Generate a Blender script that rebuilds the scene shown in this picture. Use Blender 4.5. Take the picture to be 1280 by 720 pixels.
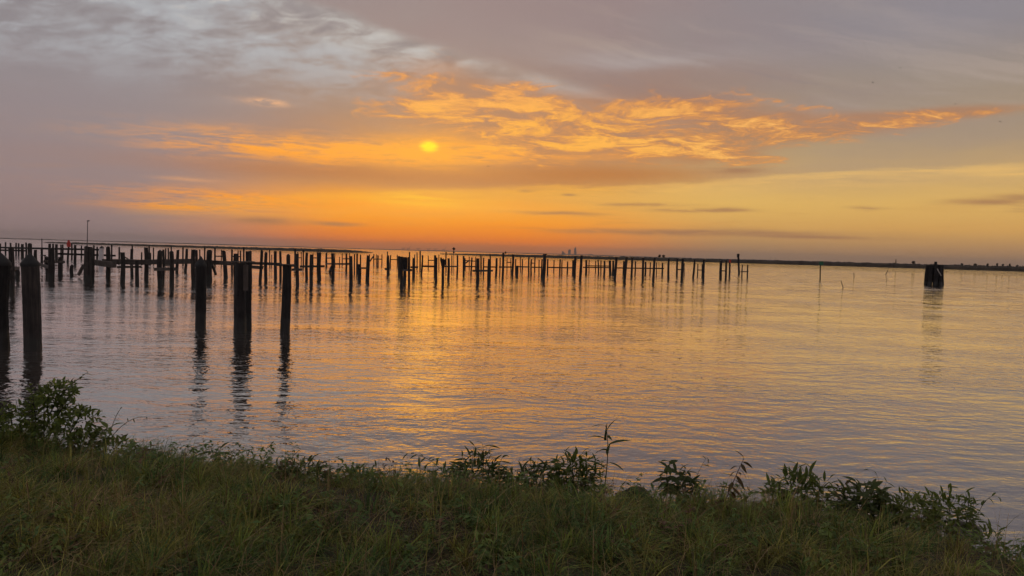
import bpy, bmesh, math, random
import numpy as np
from mathutils import Vector, Matrix

for o in list(bpy.data.objects):
    bpy.data.objects.remove(o, do_unlink=True)
SC = bpy.context.scene
COL = SC.collection
random.seed(7)
RNG = np.random.default_rng(7)

# ------------------------------------------------------------------ camera
W, H = 1280.0, 720.0
F_PX = 950.0
EYE = 2.40                                   # metres above the water
PITCH = math.atan(43.4 / F_PX)               # looking slightly down
ROLL = math.atan(0.0286)                     # hand-held tilt
FWD = Vector((0, math.cos(PITCH), -math.sin(PITCH)))
R0 = Vector((1, 0, 0))
U0 = R0.cross(FWD)
RIGHT = R0 * math.cos(ROLL) + U0 * math.sin(ROLL)
UP = U0 * math.cos(ROLL) - R0 * math.sin(ROLL)
CAM = Vector((0, 0, EYE))
cam_data = bpy.data.cameras.new("camera")
cam_data.sensor_width = 36.0
cam_data.lens = 36.0 * F_PX / W
cam_data.clip_start = 0.05
cam_data.clip_end = 120000.0
cam = bpy.data.objects.new("camera", cam_data)
m = Matrix.Identity(4)
for i in range(3):
    m[i][0] = RIGHT[i]; m[i][1] = UP[i]; m[i][2] = -FWD[i]; m[i][3] = CAM[i]
cam.matrix_world = m
COL.objects.link(cam)
SC.camera = cam


def ray(x, y):
    """direction of a photograph pixel (1280 x 720)"""
    return (FWD + RIGHT * ((x - W / 2) / F_PX) + UP * ((H / 2 - y) / F_PX)).normalized()


def ae(x, y):
    """azimuth and elevation in degrees of a photograph pixel"""
    d = ray(x, y)
    return math.degrees(math.atan2(d.x, d.y)), math.degrees(math.asin(d.z))


def on_water(x, y, z=0.0):
    d = ray(x, y)
    t = (z - EYE) / d.z
    return CAM + d * t


def at_depth(x, y, depth):
    d = ray(x, y)
    return CAM + d * (depth / d.y)


def hor(x):
    return 298.3 + 0.0286 * x


def lin(c):
    return tuple(((v / 255.0) / 12.92 if v / 255.0 <= 0.04045 else ((v / 255.0 + 0.055) / 1.055) ** 2.4) for v in c)


# ------------------------------------------------------------------ render settings
SC.render.engine = 'CYCLES'
SC.view_settings.view_transform = 'Standard'
SC.view_settings.look = 'None'
SC.view_settings.exposure = 0.20
SC.view_settings.gamma = 1.0
SC.view_settings.use_curve_mapping = False
SC.cycles.use_denoising = True
SC.cycles.use_adaptive_sampling = True
SC.cycles.adaptive_threshold = 0.018
SC.cycles.adaptive_min_samples = 10
SC.cycles.max_bounces = 6
SC.cycles.diffuse_bounces = 2
SC.cycles.glossy_bounces = 3
SC.cycles.transmission_bounces = 3
SC.cycles.volume_bounces = 0
SC.cycles.transparent_max_bounces = 8

# ------------------------------------------------------------------ sky
SUN_AZ, SUN_EL = ae(537, 183)


class NT:
    """small helper that turns arithmetic into shader nodes"""
    def __init__(self, tree):
        self.t = tree

    def new(self, kind, **kw):
        n = self.t.nodes.new(kind)
        for k, v in kw.items():
            setattr(n, k, v)
        return n

    def put(self, sock, val):
        if isinstance(val, bpy.types.NodeSocket):
            self.t.links.new(val, sock)
        else:
            try:
                sock.default_value = val
            except TypeError:
                sock.default_value = (val, val, val)

    def m(self, op, a, b=None, c=None, clamp=False):
        n = self.new('ShaderNodeMath', operation=op, use_clamp=clamp)
        self.put(n.inputs[0], a)
        if b is not None:
            self.put(n.inputs[1], b)
        if c is not None:
            self.put(n.inputs[2], c)
        return n.outputs[0]

    def add(self, *a):
        r = a[0]
        for x in a[1:]:
            r = self.m('ADD', r, x)
        return r

    def mul(self, *a):
        r = a[0]
        for x in a[1:]:
            r = self.m('MULTIPLY', r, x)
        return r

    def v(self, op, a, b=None, c=None, out=0):
        n = self.new('ShaderNodeVectorMath', operation=op)
        self.put(n.inputs[0], a)
        if b is not None:
            self.put(n.inputs[1], b)
        if c is not None:
            self.put(n.inputs[2], c)
        return n.outputs[out]

    def xyz(self, x, y, z=0.0):
        n = self.new('ShaderNodeCombineXYZ')
        self.put(n.inputs[0], x); self.put(n.inputs[1], y); self.put(n.inputs[2], z)
        return n.outputs[0]

    def sep(self, v):
        n = self.new('ShaderNodeSeparateXYZ')
        self.put(n.inputs[0], v)
        return n.outputs

    def noise(self, vec, scale=1.0, detail=5.0, rough=0.55, dist=0.0, out='Fac'):
        n = self.new('ShaderNodeTexNoise')
        self.put(n.inputs['Vector'], vec)
        n.inputs['Scale'].default_value = scale
        n.inputs['Detail'].default_value = detail
        n.inputs['Roughness'].default_value = rough
        n.inputs['Distortion'].default_value = dist
        return n.outputs[out]

    def ss(self, x, a, b, lo=0.0, hi=1.0):
        """smoothstep from a to b (a may be larger than b)"""
        n = self.new('ShaderNodeMapRange', interpolation_type='SMOOTHSTEP')
        if a > b:
            a, b, lo, hi = b, a, hi, lo
        self.put(n.inputs[0], x)
        n.inputs[1].default_value = a; n.inputs[2].default_value = b
        n.inputs[3].default_value = lo; n.inputs[4].default_value = hi
        return n.outputs[0]

    def mix(self, fac, a, b, blend='MIX'):
        n = self.new('ShaderNodeMix', data_type='RGBA', blend_type=blend)
        self.put(n.inputs[0], fac)
        for s, val in ((n.inputs[6], a), (n.inputs[7], b)):
            if isinstance(val, bpy.types.NodeSocket):
                self.t.links.new(val, s)
            else:
                s.default_value = (*val, 1.0)
        return n.outputs[2]

    def ramp(self, fac, stops, scale=1.0, interp='LINEAR'):
        n = self.new('ShaderNodeValToRGB')
        n.color_ramp.interpolation = interp
        els = n.color_ramp.elements
        while len(els) < len(stops):
            els.new(0.5)
        for e, (p, c) in zip(els, stops):
            e.position = p / scale
            e.color = (*lin(c), 1.0)
        self.put(n.inputs[0], fac)
        return n.outputs[0]


world = bpy.data.worlds.new("World")
SC.world = world
world.use_nodes = True
wt = world.node_tree
wt.nodes.clear()
N = NT(wt)
tc = N.new('ShaderNodeTexCoord')
dirv = tc.outputs['Generated']
dx, dy, dz = N.sep(dirv)
RAD = 57.29578
az = N.mul(N.m('ARCTAN2', dx, dy), RAD)
el = N.mul(N.m('ARCSINE', dz), RAD)
up = N.m('MAXIMUM', dz, 0.0)
inv = N.m('DIVIDE', 1.0, N.add(up, 0.055))
inv2 = N.m('DIVIDE', 1.0, N.add(up, 0.30))
qh = N.xyz(N.mul(dx, inv2), N.mul(dy, inv2), 0.0)       # a higher, less foreshortened deck
q = N.xyz(N.mul(dx, inv), N.mul(dy, inv), 0.0)          # cloud deck seen in perspective
# streaky coordinates for layered haze and stratus
st = N.xyz(N.mul(az, 0.055), N.mul(el, 0.62), 3.7)
# gently warp az/el so nothing has a ruled edge
wn = N.noise(N.xyz(N.mul(az, 0.11), N.mul(el, 0.42), 9.1), 1.0, 5.0, 0.62, 0.0, 'Color')
warp = N.v('MULTIPLY', N.v('SUBTRACT', wn, (0.5, 0.5, 0.5)), (9.0, 2.1, 0.0))
uv = N.v('ADD', N.xyz(az, el, 0.0), warp)
uw, vw, _ = N.sep(uv)
# the same, only slightly warped
uv2 = N.v('ADD', N.xyz(az, el, 0.0), N.v('MULTIPLY', warp, (0.4, 0.3, 0.0)))
u2, v2, _ = N.sep(uv2)
DPP = RAD / F_PX


def blob(x, y, sx, sy, coord=None, tilt=0.0):
    """soft elliptical patch of sky centred on a direction; sizes in photograph pixels"""
    a, e = ae(x, y)
    c = coord if coord is not None else uv
    su, sv = 1.0 / (sx * DPP), 1.0 / (sy * DPP)
    if tilt:
        cu, cv, _z = N.sep(c)
        cv = N.add(cv, N.mul(cu, -tilt))
        c = N.xyz(cu, cv, 0.0)
        e = e - tilt * a
    n = N.v('MULTIPLY_ADD', c, (su, sv, 0.0), (-a * su, -e * sv, 0.0))
    return N.m('EXPONENT', N.mul(N.v('DOT_PRODUCT', n, n, out=1), -1.0))


# --- base: three elevation ramps (left, sunward, right) blended by azimuth
fe = N.m('DIVIDE', N.m('MAXIMUM', v2, 0.0), 60.0, clamp=True)
left = N.ramp(fe, [(0, (150, 128, 128)), (2, (150, 127, 126)), (5, (148, 130, 131)), (9, (146, 134, 137)),
                   (13, (146, 140, 143)), (19, (154, 149, 150)), (32, (166, 163, 167)), (60, (166, 167, 175))], 60.0)
mid = N.ramp(fe, [(0, (196, 110, 50)), (0.8, (250, 126, 10)), (2.2, (255, 148, 8)), (3.8, (242, 150, 34)),
                  (5.0, (196, 130, 72)), (7.5, (184, 126, 82)), (10, (166, 130, 108)), (13, (156, 136, 126)),
                  (17, (152, 142, 140)), (32, (162, 159, 163)), (60, (166, 167, 175))], 60.0)
right = N.ramp(fe, [(0, (160, 126, 100)), (1.0, (184, 140, 94)), (2.4, (216, 164, 90)), (4.2, (220, 176, 100)),
                    (6.0, (198, 162, 110)), (8.5, (172, 148, 118)), (11.5, (158, 142, 126)), (15, (144, 134, 132)),
                    (20, (142, 136, 141)), (32, (158, 156, 163)), (60, (166, 167, 175))], 60.0)
fl = N.ss(u2, -27.0, -11.0)
fr = N.ss(u2, 0.0, 17.0)
base = N.mix(fl, left, mid)
base = N.mix(fr, base, right)
# far round the sides and behind the camera the dull grey goes on
away = N.ss(N.m('ABSOLUTE', az), 45.0, 110.0)
base = N.mix(away, base, left)

# --- broad soft variation of the cloud deck
n0 = N.noise(q, 0.55, 4.0, 0.55, 0.3)
base = N.mix(N.mul(N.ss(v2, 3.0, 9.0), N.ss(n0, 0.42, 0.66), 0.35), base, lin((150, 136, 134)))

# --- high mottled deck with pale blue-grey gaps, below a smooth mauve shelf
a1, e1 = ae(370, 0); a2, e2 = ae(900, 150)
sl = (e2 - e1) / (a2 - a1)
shelf = N.m('SUBTRACT', N.add(N.mul(v2, 0.45), N.mul(vw, 0.55)), N.add(N.mul(u2, sl), e1 - sl * a1))      # > 0 above the shelf's edge
under = N.ss(shelf, 0.65, -0.45)
n1 = N.noise(N.v('MULTIPLY', qh, (1.0, 1.3, 1.0)), 3.4, 5.0, 0.58, 0.35)
n1b = N.noise(N.v('MULTIPLY', qh, (1.0, 1.5, 1.0)), 11.0, 5.0, 0.6, 0.4)
mott = N.add(N.mul(n1, 0.55), N.mul(n1b, 0.45))
m1 = N.mul(N.ss(v2, 9.0, 14.5), N.ss(u2, 14.0, -8.0), under)
base = N.mix(N.mul(m1, N.ss(mott, 0.41, 0.61), 0.80), base, lin((178, 181, 186)))
base = N.mix(N.mul(m1, N.ss(mott, 0.49, 0.37), 0.70), base, lin((136, 129, 133)))
base = N.mix(N.mul(m1, N.ss(n1b, 0.55, 0.66), N.ss(v2, 13.5, 18.0), 0.45), base, lin((222, 206, 186)))
band = N.mul(N.ss(shelf, -2.6, -0.5), under, N.ss(u2, -22.0, -14.0), N.ss(u2, 16.0, 4.0))
base = N.mix(N.mul(band, N.ss(mott, 0.34, 0.58), 0.85), base, lin((188, 186, 184)))
mauve = N.mul(N.ss(shelf, -0.2, 0.6), N.ss(v2, 8.0, 12.0), N.ss(u2, 40.0, 8.0))
base = N.mix(N.mul(mauve, N.ss(n0, 0.30, 0.62), 0.9), base, lin((148, 128, 128)))
# long faint streaks in the smooth upper right, and the blue-grey gap under the shelf
lg = N.noise(N.v('MULTIPLY', N.xyz(N.add(u2, N.mul(v2, 1.6)), N.m('SUBTRACT', v2, N.mul(u2, sl)), 2.0), (0.05, 0.42, 1.0)), 1.0, 5.0, 0.58, 0.4)
ur = N.mul(N.ss(v2, 7.5, 12.0), N.ss(u2, -2.0, 8.0))
base = N.mix(N.mul(ur, N.ss(lg, 0.50, 0.66), 0.55), base, lin((176, 158, 146)))
base = N.mix(N.mul(ur, N.ss(lg, 0.48, 0.34), 0.50), base, lin((132, 124, 130)))
base = N.mix(N.mul(blob(1180, 20, 200, 40, uv2), 0.45), base, lin((140, 138, 150)))
base = N.mix(N.mul(blob(800, 78, 130, 12, uv), N.ss(lg, 0.3, 0.6), 0.7), base, lin((172, 164, 164)))

# --- dark mauve patch above the golden field
base = N.mix(N.mul(blob(830, 112, 120, 26), 0.75), base, lin((152, 122, 112)))
base = N.mix(N.mul(blob(650, 95, 90, 24), 0.45), base, lin((158, 128, 114)))

# --- golden altocumulus: fine broken cells catching the low sun
qf = N.v('ADD', q, N.v('MULTIPLY', N.v('SUBTRACT', N.noise(q, 1.3, 3.0, 0.55, 0.0, 'Color'), (0.5, 0.5, 0.5)), (0.65, 0.65, 0.0)))
n2 = N.noise(N.v('MULTIPLY', qf, (1.0, 0.55, 1.0)), 19.0, 5.0, 0.66, 0.3)
n2b = N.noise(N.v('MULTIPLY', qf, (0.75, 0.9, 1.0)), 2.6, 5.0, 0.62, 0.5)
field = N.add(blob(680, 172, 190, 34), N.mul(blob(830, 150, 150, 30), 0.95), N.mul(blob(540, 90, 80, 26), 0.80), N.mul(blob(620, 120, 90, 14), 0.6),
              N.mul(blob(1020, 158, 130, 15, uv2), 0.85), N.mul(blob(1190, 141, 80, 7, uv2), 0.8),
              N.mul(blob(580, 130, 90, 18), 0.7), N.mul(blob(870, 195, 100, 12), 0.8))
field = N.m('MINIMUM', field, 1.1)
n2m = N.noise(N.v('MULTIPLY', qf, (0.8, 0.8, 1.0)), 7.0, 5.0, 0.62, 0.5)
val = N.add(N.mul(field, 0.62), N.mul(N.m('SUBTRACT', n2b, 0.5), 2.3), N.mul(N.m('SUBTRACT', n2m, 0.5), 1.1), N.mul(N.m('SUBTRACT', n2, 0.5), 0.8))
gold = N.mix(N.ss(u2, 0.0, 24.0), lin((255, 178, 62)), lin((252, 190, 106)))
gold = N.mix(N.ss(v2, 8.5, 14.0), gold, lin((240, 164, 92)))
tone = N.mix(N.ss(val, 0.52, 1.02), lin((214, 142, 78)), gold)
alpha = N.mul(N.ss(val, 0.32, 0.76), N.ss(field, 0.03, 0.40))
base = N.mix(N.mul(N.ss(field, 0.15, 0.9), 0.60), base, lin((178, 120, 80)))
base = N.mix(N.mul(alpha, 0.95), base, tone)

# --- streaked glow either side of the sun
s1 = N.noise(st, 1.0, 7.0, 0.66, 0.4)
s2 = N.noise(N.v('MULTIPLY', st, (2.1, 2.4, 1.0)), 1.0, 6.0, 0.66, 0.6)
streak = N.add(N.mul(s1, 0.5), N.mul(s2, 0.5))
glow = N.add(N.mul(blob(430, 186, 150, 13), 1.0), N.mul(blob(290, 178, 120, 13), 0.55),
             N.mul(blob(545, 186, 60, 16, uv2), 0.8), N.mul(blob(660, 196, 130, 9), 0.6))
base = N.mix(N.mul(N.m('MINIMUM', glow, 1.0), N.ss(N.add(N.mul(streak, 0.75), N.mul(n2m, 0.25)), 0.42, 0.56)), base, lin((255, 164, 54)))
base = N.mix(N.mul(blob(332, 127, 22, 3.5, uv2), N.ss(n2m, 0.40, 0.56)), base, lin((240, 180, 132)))
base = N.mix(N.mul(blob(240, 224, 34, 2.5, uv2), 0.55), base, lin((226, 162, 112)))

# --- dark stratus shelf, then the bright lower rim it lets through
def along(pts):
    """elevation of a line drawn through directions, as a function of azimuth"""
    n_ = N.new('ShaderNodeValToRGB')
    els = n_.color_ramp.elements
    n_.color_ramp.interpolation = 'CARDINAL'
    while len(els) < len(pts):
        els.new(0.5)
    for e_, (x_, y_) in zip(els, pts):
        a_, h_ = ae(x_, y_)
        e_.position = (a_ + 60.0) / 120.0
        e_.color = (h_ / 20.0,) * 3 + (1.0,)
    N.put(n_.inputs[0], N.m('DIVIDE', N.add(u2, 60.0), 120.0))
    return N.mul(N.sep(n_.outputs[0])[0], 20.0)


def rim(pts, soft, fade, amt, col, u_in, u_out, thr=0.34):
    t_ = N.m('SUBTRACT', along(pts), N.add(v2, N.mul(N.m('SUBTRACT', s2, 0.5), 1.6)))
    g_ = N.mul(N.ss(t_, -soft, soft), N.m('EXPONENT', N.mul(N.m('MAXIMUM', t_, 0.0), -1.0 / fade)))
    g_ = N.mul(g_, N.ss(u2, *u_in), N.ss(u2, *u_out))
    return N.mix(N.mul(g_, N.ss(streak, thr - 0.12, thr + 0.2), amt), base, col), t_


base = N.mix(N.mul(blob(500, 219, 250, 11, uv2), 0.85), base, lin((180, 112, 66)))
base = N.mix(N.mul(blob(740, 218, 150, 11, uv2), 0.90), base, lin((184, 116, 60)))
base = N.mix(N.mul(blob(560, 262, 200, 18), 0.55), base, lin((255, 160, 28)))
base, t_rim = rim([(60, 266), (180, 256), (330, 247), (470, 241), (640, 235), (780, 233), (940, 224), (1080, 212), (1280, 206)],
                  0.30, 0.60, 0.95, N.mix(N.ss(u2, 2.0, 16.0), lin((255, 180, 44)), lin((246, 196, 108))), (-29.0, -20.0), (52.0, 32.0), 0.40)
base, t_lo = rim([(100, 275), (240, 264), (420, 262), (560, 256), (700, 262), (900, 266), (1280, 262)], 0.12, 0.5, 0.45, lin((255, 178, 70)), (-27.0, -17.0), (8.0, -2.0), 0.40)
base = N.mix(N.mul(blob(830, 256, 260, 18, uv2), 0.45), base, lin((232, 184, 92)))
base = N.mix(N.mul(N.ss(streak, 0.50, 0.66), blob(640, 262, 620, 26, uv2), 0.5), base, lin((196, 134, 72)))

base = N.mix(N.mul(blob(525, 251, 62, 10, uv2), N.ss(s2, 0.30, 0.55), 0.9), base, lin((255, 196, 46)))
lowl = N.add(N.mul(blob(330, 250, 150, 8, uv2, -0.02), 0.9), N.mul(blob(230, 258, 80, 6, uv2), 0.8), N.mul(blob(460, 262, 110, 7, uv2), 0.7), N.mul(blob(400, 196, 130, 8), 0.6))
base = N.mix(N.mul(N.m('MINIMUM', lowl, 1.0), N.ss(N.add(N.mul(s2, 0.6), N.mul(n2m, 0.4)), 0.40, 0.56)), base, lin((255, 158, 40)))
# --- small dark fair-weather bars low down
bars = [(335, 277, 40, 4.2), (425, 280, 26, 2.5), (912, 213, 36, 4.5), (850, 262, 44, 2.4), (905, 262, 30, 3.0), (1076, 260, 16, 2.6),
        (1222, 252, 36, 3.2), (1268, 246, 26, 3.5), (1268, 259, 12, 3), (800, 291, 120, 3.0), (900, 291, 120, 3.0), (700, 266, 50, 2.0),
        (660, 238, 10, 1.8), (720, 242, 8, 1.6), (790, 254, 60, 2.2), (1010, 297, 80, 2.0)]
for bx, by, sx, sy in bars:
    base = N.mix(N.mul(blob(bx, by, sx, sy, uv2), N.ss(s2, 0.32, 0.52), 0.72), base, lin((158, 112, 84)))

# --- the sun, half veiled
base = N.mix(N.mul(blob(537, 186, 80, 24, uv2), 0.60), base, lin((255, 168, 36)))
raw = N.xyz(az, el, 0.0)
sun_core = blob(536, 183, 11.5, 7.2, raw)
cut = N.noise(N.xyz(N.mul(az, 0.35), N.mul(el, 3.2), 1.3), 1.0, 4.0, 0.6, 0.3)      # thin bars of cloud crossing the disc
sun_fac = N.ss(N.mul(sun_core, N.add(0.35, N.mul(cut, 1.15))), 0.10, 0.85)
base = N.mix(sun_fac, base, (1.5, 0.80, 0.010))

# --- the clear Nishita sky behind the thin places
sky = N.new('ShaderNodeTexSky', sky_type='NISHITA')
sky.sun_disc = False
sky.sun_elevation = math.radians(SUN_EL)
sky.sun_rotation = math.radians(SUN_AZ)
sky.dust_density = 4.0
clear = N.mix(1.0, sky.outputs[0], (0.05, 0.05, 0.05), 'MULTIPLY')
base = N.mix(0.03, base, clear)
bg = N.new('ShaderNodeBackground')
wt.links.new(base, bg.inputs[0])
bg.inputs[1].default_value = 0.90
wo = N.new('ShaderNodeOutputWorld')
wt.links.new(bg.outputs[0], wo.inputs[0])
world.cycles.sampling_method = 'MANUAL'
world.cycles.sample_map_resolution = 512

# ------------------------------------------------------------------ the veiled evening sun
sun_data = bpy.data.lights.new("sun", 'SUN')
sun_data.energy = 0.0030
sun_data.angle = math.radians(6.5)
sun_data.color = (1.0, 0.44, 0.04)
sun = bpy.data.objects.new("sun", sun_data)
sd = Vector((math.sin(math.radians(SUN_AZ)) * math.cos(math.radians(SUN_EL)),
             math.cos(math.radians(SUN_AZ)) * math.cos(math.radians(SUN_EL)), math.sin(math.radians(SUN_EL))))
sun.rotation_euler = (-sd).to_track_quat('-Z', 'Y').to_euler()
sun.location = (0, 0, 30)
COL.objects.link(sun)
# ------------------------------------------------------------------ helpers
def mesh_from(name, verts, faces, smooth=True):
    me = bpy.data.meshes.new(name)
    me.from_pydata(verts, [], faces)
    me.update()
    if smooth:
        me.polygons.foreach_set('use_smooth', [True] * len(me.polygons))
    return me


def obj(name, me, mat=None, parent=None, label=None, cat=None, group=None, kind=None):
    o = bpy.data.objects.new(name, me)
    COL.objects.link(o)
    if mat is not None and me is not None and len(me.materials) == 0:
        me.materials.append(mat)
    if parent is not None:
        o.parent = parent
    if label: o['label'] = label
    if cat: o['category'] = cat
    if group: o['group'] = group
    if kind: o['kind'] = kind
    return o


def empty(name, loc, label, cat, group=None):
    o = obj(name, None, None, None, label, cat, group)
    o.empty_display_size = 0.2
    o.location = loc
    return o


def material(name):
    mt = bpy.data.materials.new(name)
    mt.use_nodes = True
    mt.node_tree.nodes.clear()
    n = NT(mt.node_tree)
    out = n.new('ShaderNodeOutputMaterial')
    return mt, n, out


def principled(n, out, color, rough=0.8, **kw):
    p = n.new('ShaderNodeBsdfPrincipled')
    n.put(p.inputs['Base Color'], color if isinstance(color, bpy.types.NodeSocket) else (*color, 1.0))
    n.put(p.inputs['Roughness'], rough)
    for k, v in kw.items():
        n.put(p.inputs[k.replace('_', ' ')], v)
    n.t.links.new(p.outputs[0], out.inputs[0])
    return p


# ------------------------------------------------------------------ water
M_WATER, n, out = material('bay_water')
geo = n.new('ShaderNodeNewGeometry')
pos = geo.outputs['Position']
dist = n.v('LENGTH', pos, out=1)
# wind lanes: calmer and rougher strips lying across the bay
lane = n.noise(n.v('MULTIPLY', pos, (0.010, 0.035, 1.0)), 1.0, 3.0, 0.5, 0.4)
lane_s = n.ss(lane, 0.38, 0.62)
pm = n.v('ADD', pos, n.v('MULTIPLY', n.v('SUBTRACT', n.noise(pos, 0.35, 2.0, 0.5, 0.0, 'Color'), (0.5, 0.5, 0.5)), (0.9, 0.9, 0.0)))
w1 = n.noise(n.v('MULTIPLY', pm, (0.55, 1.30, 1.0)), 0.95, 2.0, 0.45)      # long low swell, crests across the view
w2 = n.noise(n.v('MULTIPLY', pm, (0.80, 1.35, 1.0)), 2.8, 3.0, 0.5)
w3 = n.noise(n.v('MULTIPLY', pm, (0.9, 1.2, 1.0)), 8.0, 2.0, 0.5)
patch_ = n.ss(n.noise(n.v('MULTIPLY', pos, (0.11, 0.20, 1.0)), 1.0, 3.0, 0.5, 0.6), 0.36, 0.64)
hgt = n.add(n.mul(w1, 0.024), n.mul(w2, n.add(0.015, n.mul(patch_, 0.020))), n.mul(w3, n.add(0.003, n.mul(patch_, 0.006))))
bp = n.new('ShaderNodeBump')
bp.inputs['Strength'].default_value = 1.0
bp.inputs['Distance'].default_value = 1.0
n.put(bp.inputs['Height'], hgt)
# beyond the near water each wavelet is smaller than a pixel: scatter its slope directly
far = n.ss(dist, 20.0, 60.0)
sl_ = n.v('SUBTRACT', n.noise(n.v('MULTIPLY', pm, (0.9, 1.0, 1.0)), 0.42, 5.0, 0.80, 0.3, 'Color'), (0.5, 0.5, 0.5))
sl_ = n.v('MULTIPLY', sl_, (0.60, 0.28, 0.0))
amp = n.mul(far, n.add(0.45, n.mul(lane_s, 0.75), n.mul(n.ss(dist, 45.0, 100.0), 0.9)))
nrm = n.v('NORMALIZE', n.v('ADD', bp.outputs[0], n.v('MULTIPLY', sl_, n.xyz(amp, amp, 0.0))))
rough = n.add(0.004, n.mul(far, 0.03))
lw = n.new('ShaderNodeLayerWeight')
lw.inputs['Blend'].default_value = 0.5
n.t.links.new(nrm, lw.inputs['Normal'])
fres = n.m('MINIMUM', n.add(0.20, n.mul(n.m('POWER', lw.outputs['Facing'], 5.0), 1.20)), 0.985)
df = n.new('ShaderNodeBsdfDiffuse'); df.inputs['Color'].default_value = (0.060, 0.048, 0.038, 1.0)
gl = n.new('ShaderNodeBsdfGlossy'); gl.inputs['Color'].default_value = (1.0, 1.0, 1.0, 1.0)
n.put(gl.inputs['Roughness'], rough)
n.t.links.new(nrm, gl.inputs['Normal'])
mx = n.new('ShaderNodeMixShader')
n.put(mx.inputs[0], fres)
n.t.links.new(df.outputs[0], mx.inputs[1]); n.t.links.new(gl.outputs[0], mx.inputs[2])
n.t.links.new(mx.outputs[0], out.inputs[0])


def ring_sheet(radii, segs, z):
    vs, fs = [(0.0, 0.0, z)], []
    for r in radii:
        for k in range(segs):
            a = 2 * math.pi * k / segs
            vs.append((r * math.cos(a), r * math.sin(a), z))
    for k in range(segs):
        fs.append((0, 1 + k, 1 + (k + 1) % segs))
    for i in range(len(radii) - 1):
        b0, b1 = 1 + i * segs, 1 + (i + 1) * segs
        for k in range(segs):
            k2 = (k + 1) % segs
            fs.append((b0 + k, b1 + k, b1 + k2, b0 + k2))
    return vs, fs


vs, fs = ring_sheet([20, 60, 200, 700, 2500, 8000, 24000, 60000], 64, 0.0)
water = obj('bay_water', mesh_from('bay_water', vs, fs, False), M_WATER, kind='structure')
# ------------------------------------------------------------------ timber
def timber(name, c_lo, c_hi, wet=0.35):
    mt, n, out = material(name)
    g = n.new('ShaderNodeNewGeometry')
    oi = n.new('ShaderNodeObjectInfo')
    tcx = n.new('ShaderNodeTexCoord')
    pp = tcx.outputs['Object']
    off = n.v('ADD', pp, n.v('MULTIPLY', n.xyz(oi.outputs['Random'], oi.outputs['Random'], oi.outputs['Random']), (31.0, 17.0, 5.0)))
    grain = n.noise(n.v('MULTIPLY', off, (16.0, 16.0, 0.8)), 1.0, 6.0, 0.65)
    blot = n.noise(off, 2.6, 4.0, 0.6)
    col = n.mix(n.ss(n.add(n.mul(grain, 0.7), n.mul(blot, 0.4)), 0.40, 0.72), c_lo, c_hi)
    col = n.mix(n.mul(oi.outputs['Random'], 0.35), col, c_lo)
    # tide-stained, weed-grown foot of every timber
    zz = n.sep(g.outputs['Position'])[2]
    edge = n.add(zz, n.mul(n.m('SUBTRACT', n.noise(off, 5.0, 4.0, 0.65), 0.5), 0.35))
    stain = n.ss(edge, wet + 0.12, wet - 0.12)
    col = n.mix(n.mul(stain, 0.8), col, (0.010, 0.009, 0.007))
    b = n.new('ShaderNodeBump')
    b.inputs['Strength'].default_value = 0.9
    b.inputs['Distance'].default_value = 0.02
    n.put(b.inputs['Height'], n.add(grain, n.mul(blot, 0.6)))
    rg = n.m('SUBTRACT', 0.92, n.mul(stain, 0.35))
    p = principled(n, out, col, rg)
    n.t.links.new(b.outputs[0], p.inputs['Normal'])
    return mt


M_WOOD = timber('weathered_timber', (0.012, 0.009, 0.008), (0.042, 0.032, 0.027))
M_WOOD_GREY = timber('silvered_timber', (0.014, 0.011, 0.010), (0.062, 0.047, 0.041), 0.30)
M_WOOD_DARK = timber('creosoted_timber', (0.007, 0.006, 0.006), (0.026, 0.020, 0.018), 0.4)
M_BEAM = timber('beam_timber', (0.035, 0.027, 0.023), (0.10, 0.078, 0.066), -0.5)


def plain(name, color, rough=0.7, spread=0.25, scale=9.0):
    mt, n, out = material(name)
    tcx = n.new('ShaderNodeTexCoord')
    k = n.noise(tcx.outputs['Object'], scale, 4.0, 0.6)
    col = n.mix(n.ss(k, 0.3, 0.7), tuple(c * (1 - spread) for c in color), tuple(c * (1 + spread) for c in color))
    principled(n, out, col, rough)
    return mt


M_CAP = plain('pile_cap', (0.011, 0.010, 0.010), 0.75)
M_WHITE = plain('white_sleeve', (0.52, 0.47, 0.47), 0.6, 0.15)
M_RED = plain('red_marker', (0.42, 0.035, 0.022), 0.6, 0.12)
M_GREEN = plain('green_marker', (0.010, 0.10, 0.045), 0.6, 0.15)
M_STEEL = plain('grey_steel', (0.10, 0.09, 0.09), 0.5)
M_ROPE = plain('pale_rope', (0.55, 0.48, 0.42), 0.9)


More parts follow.
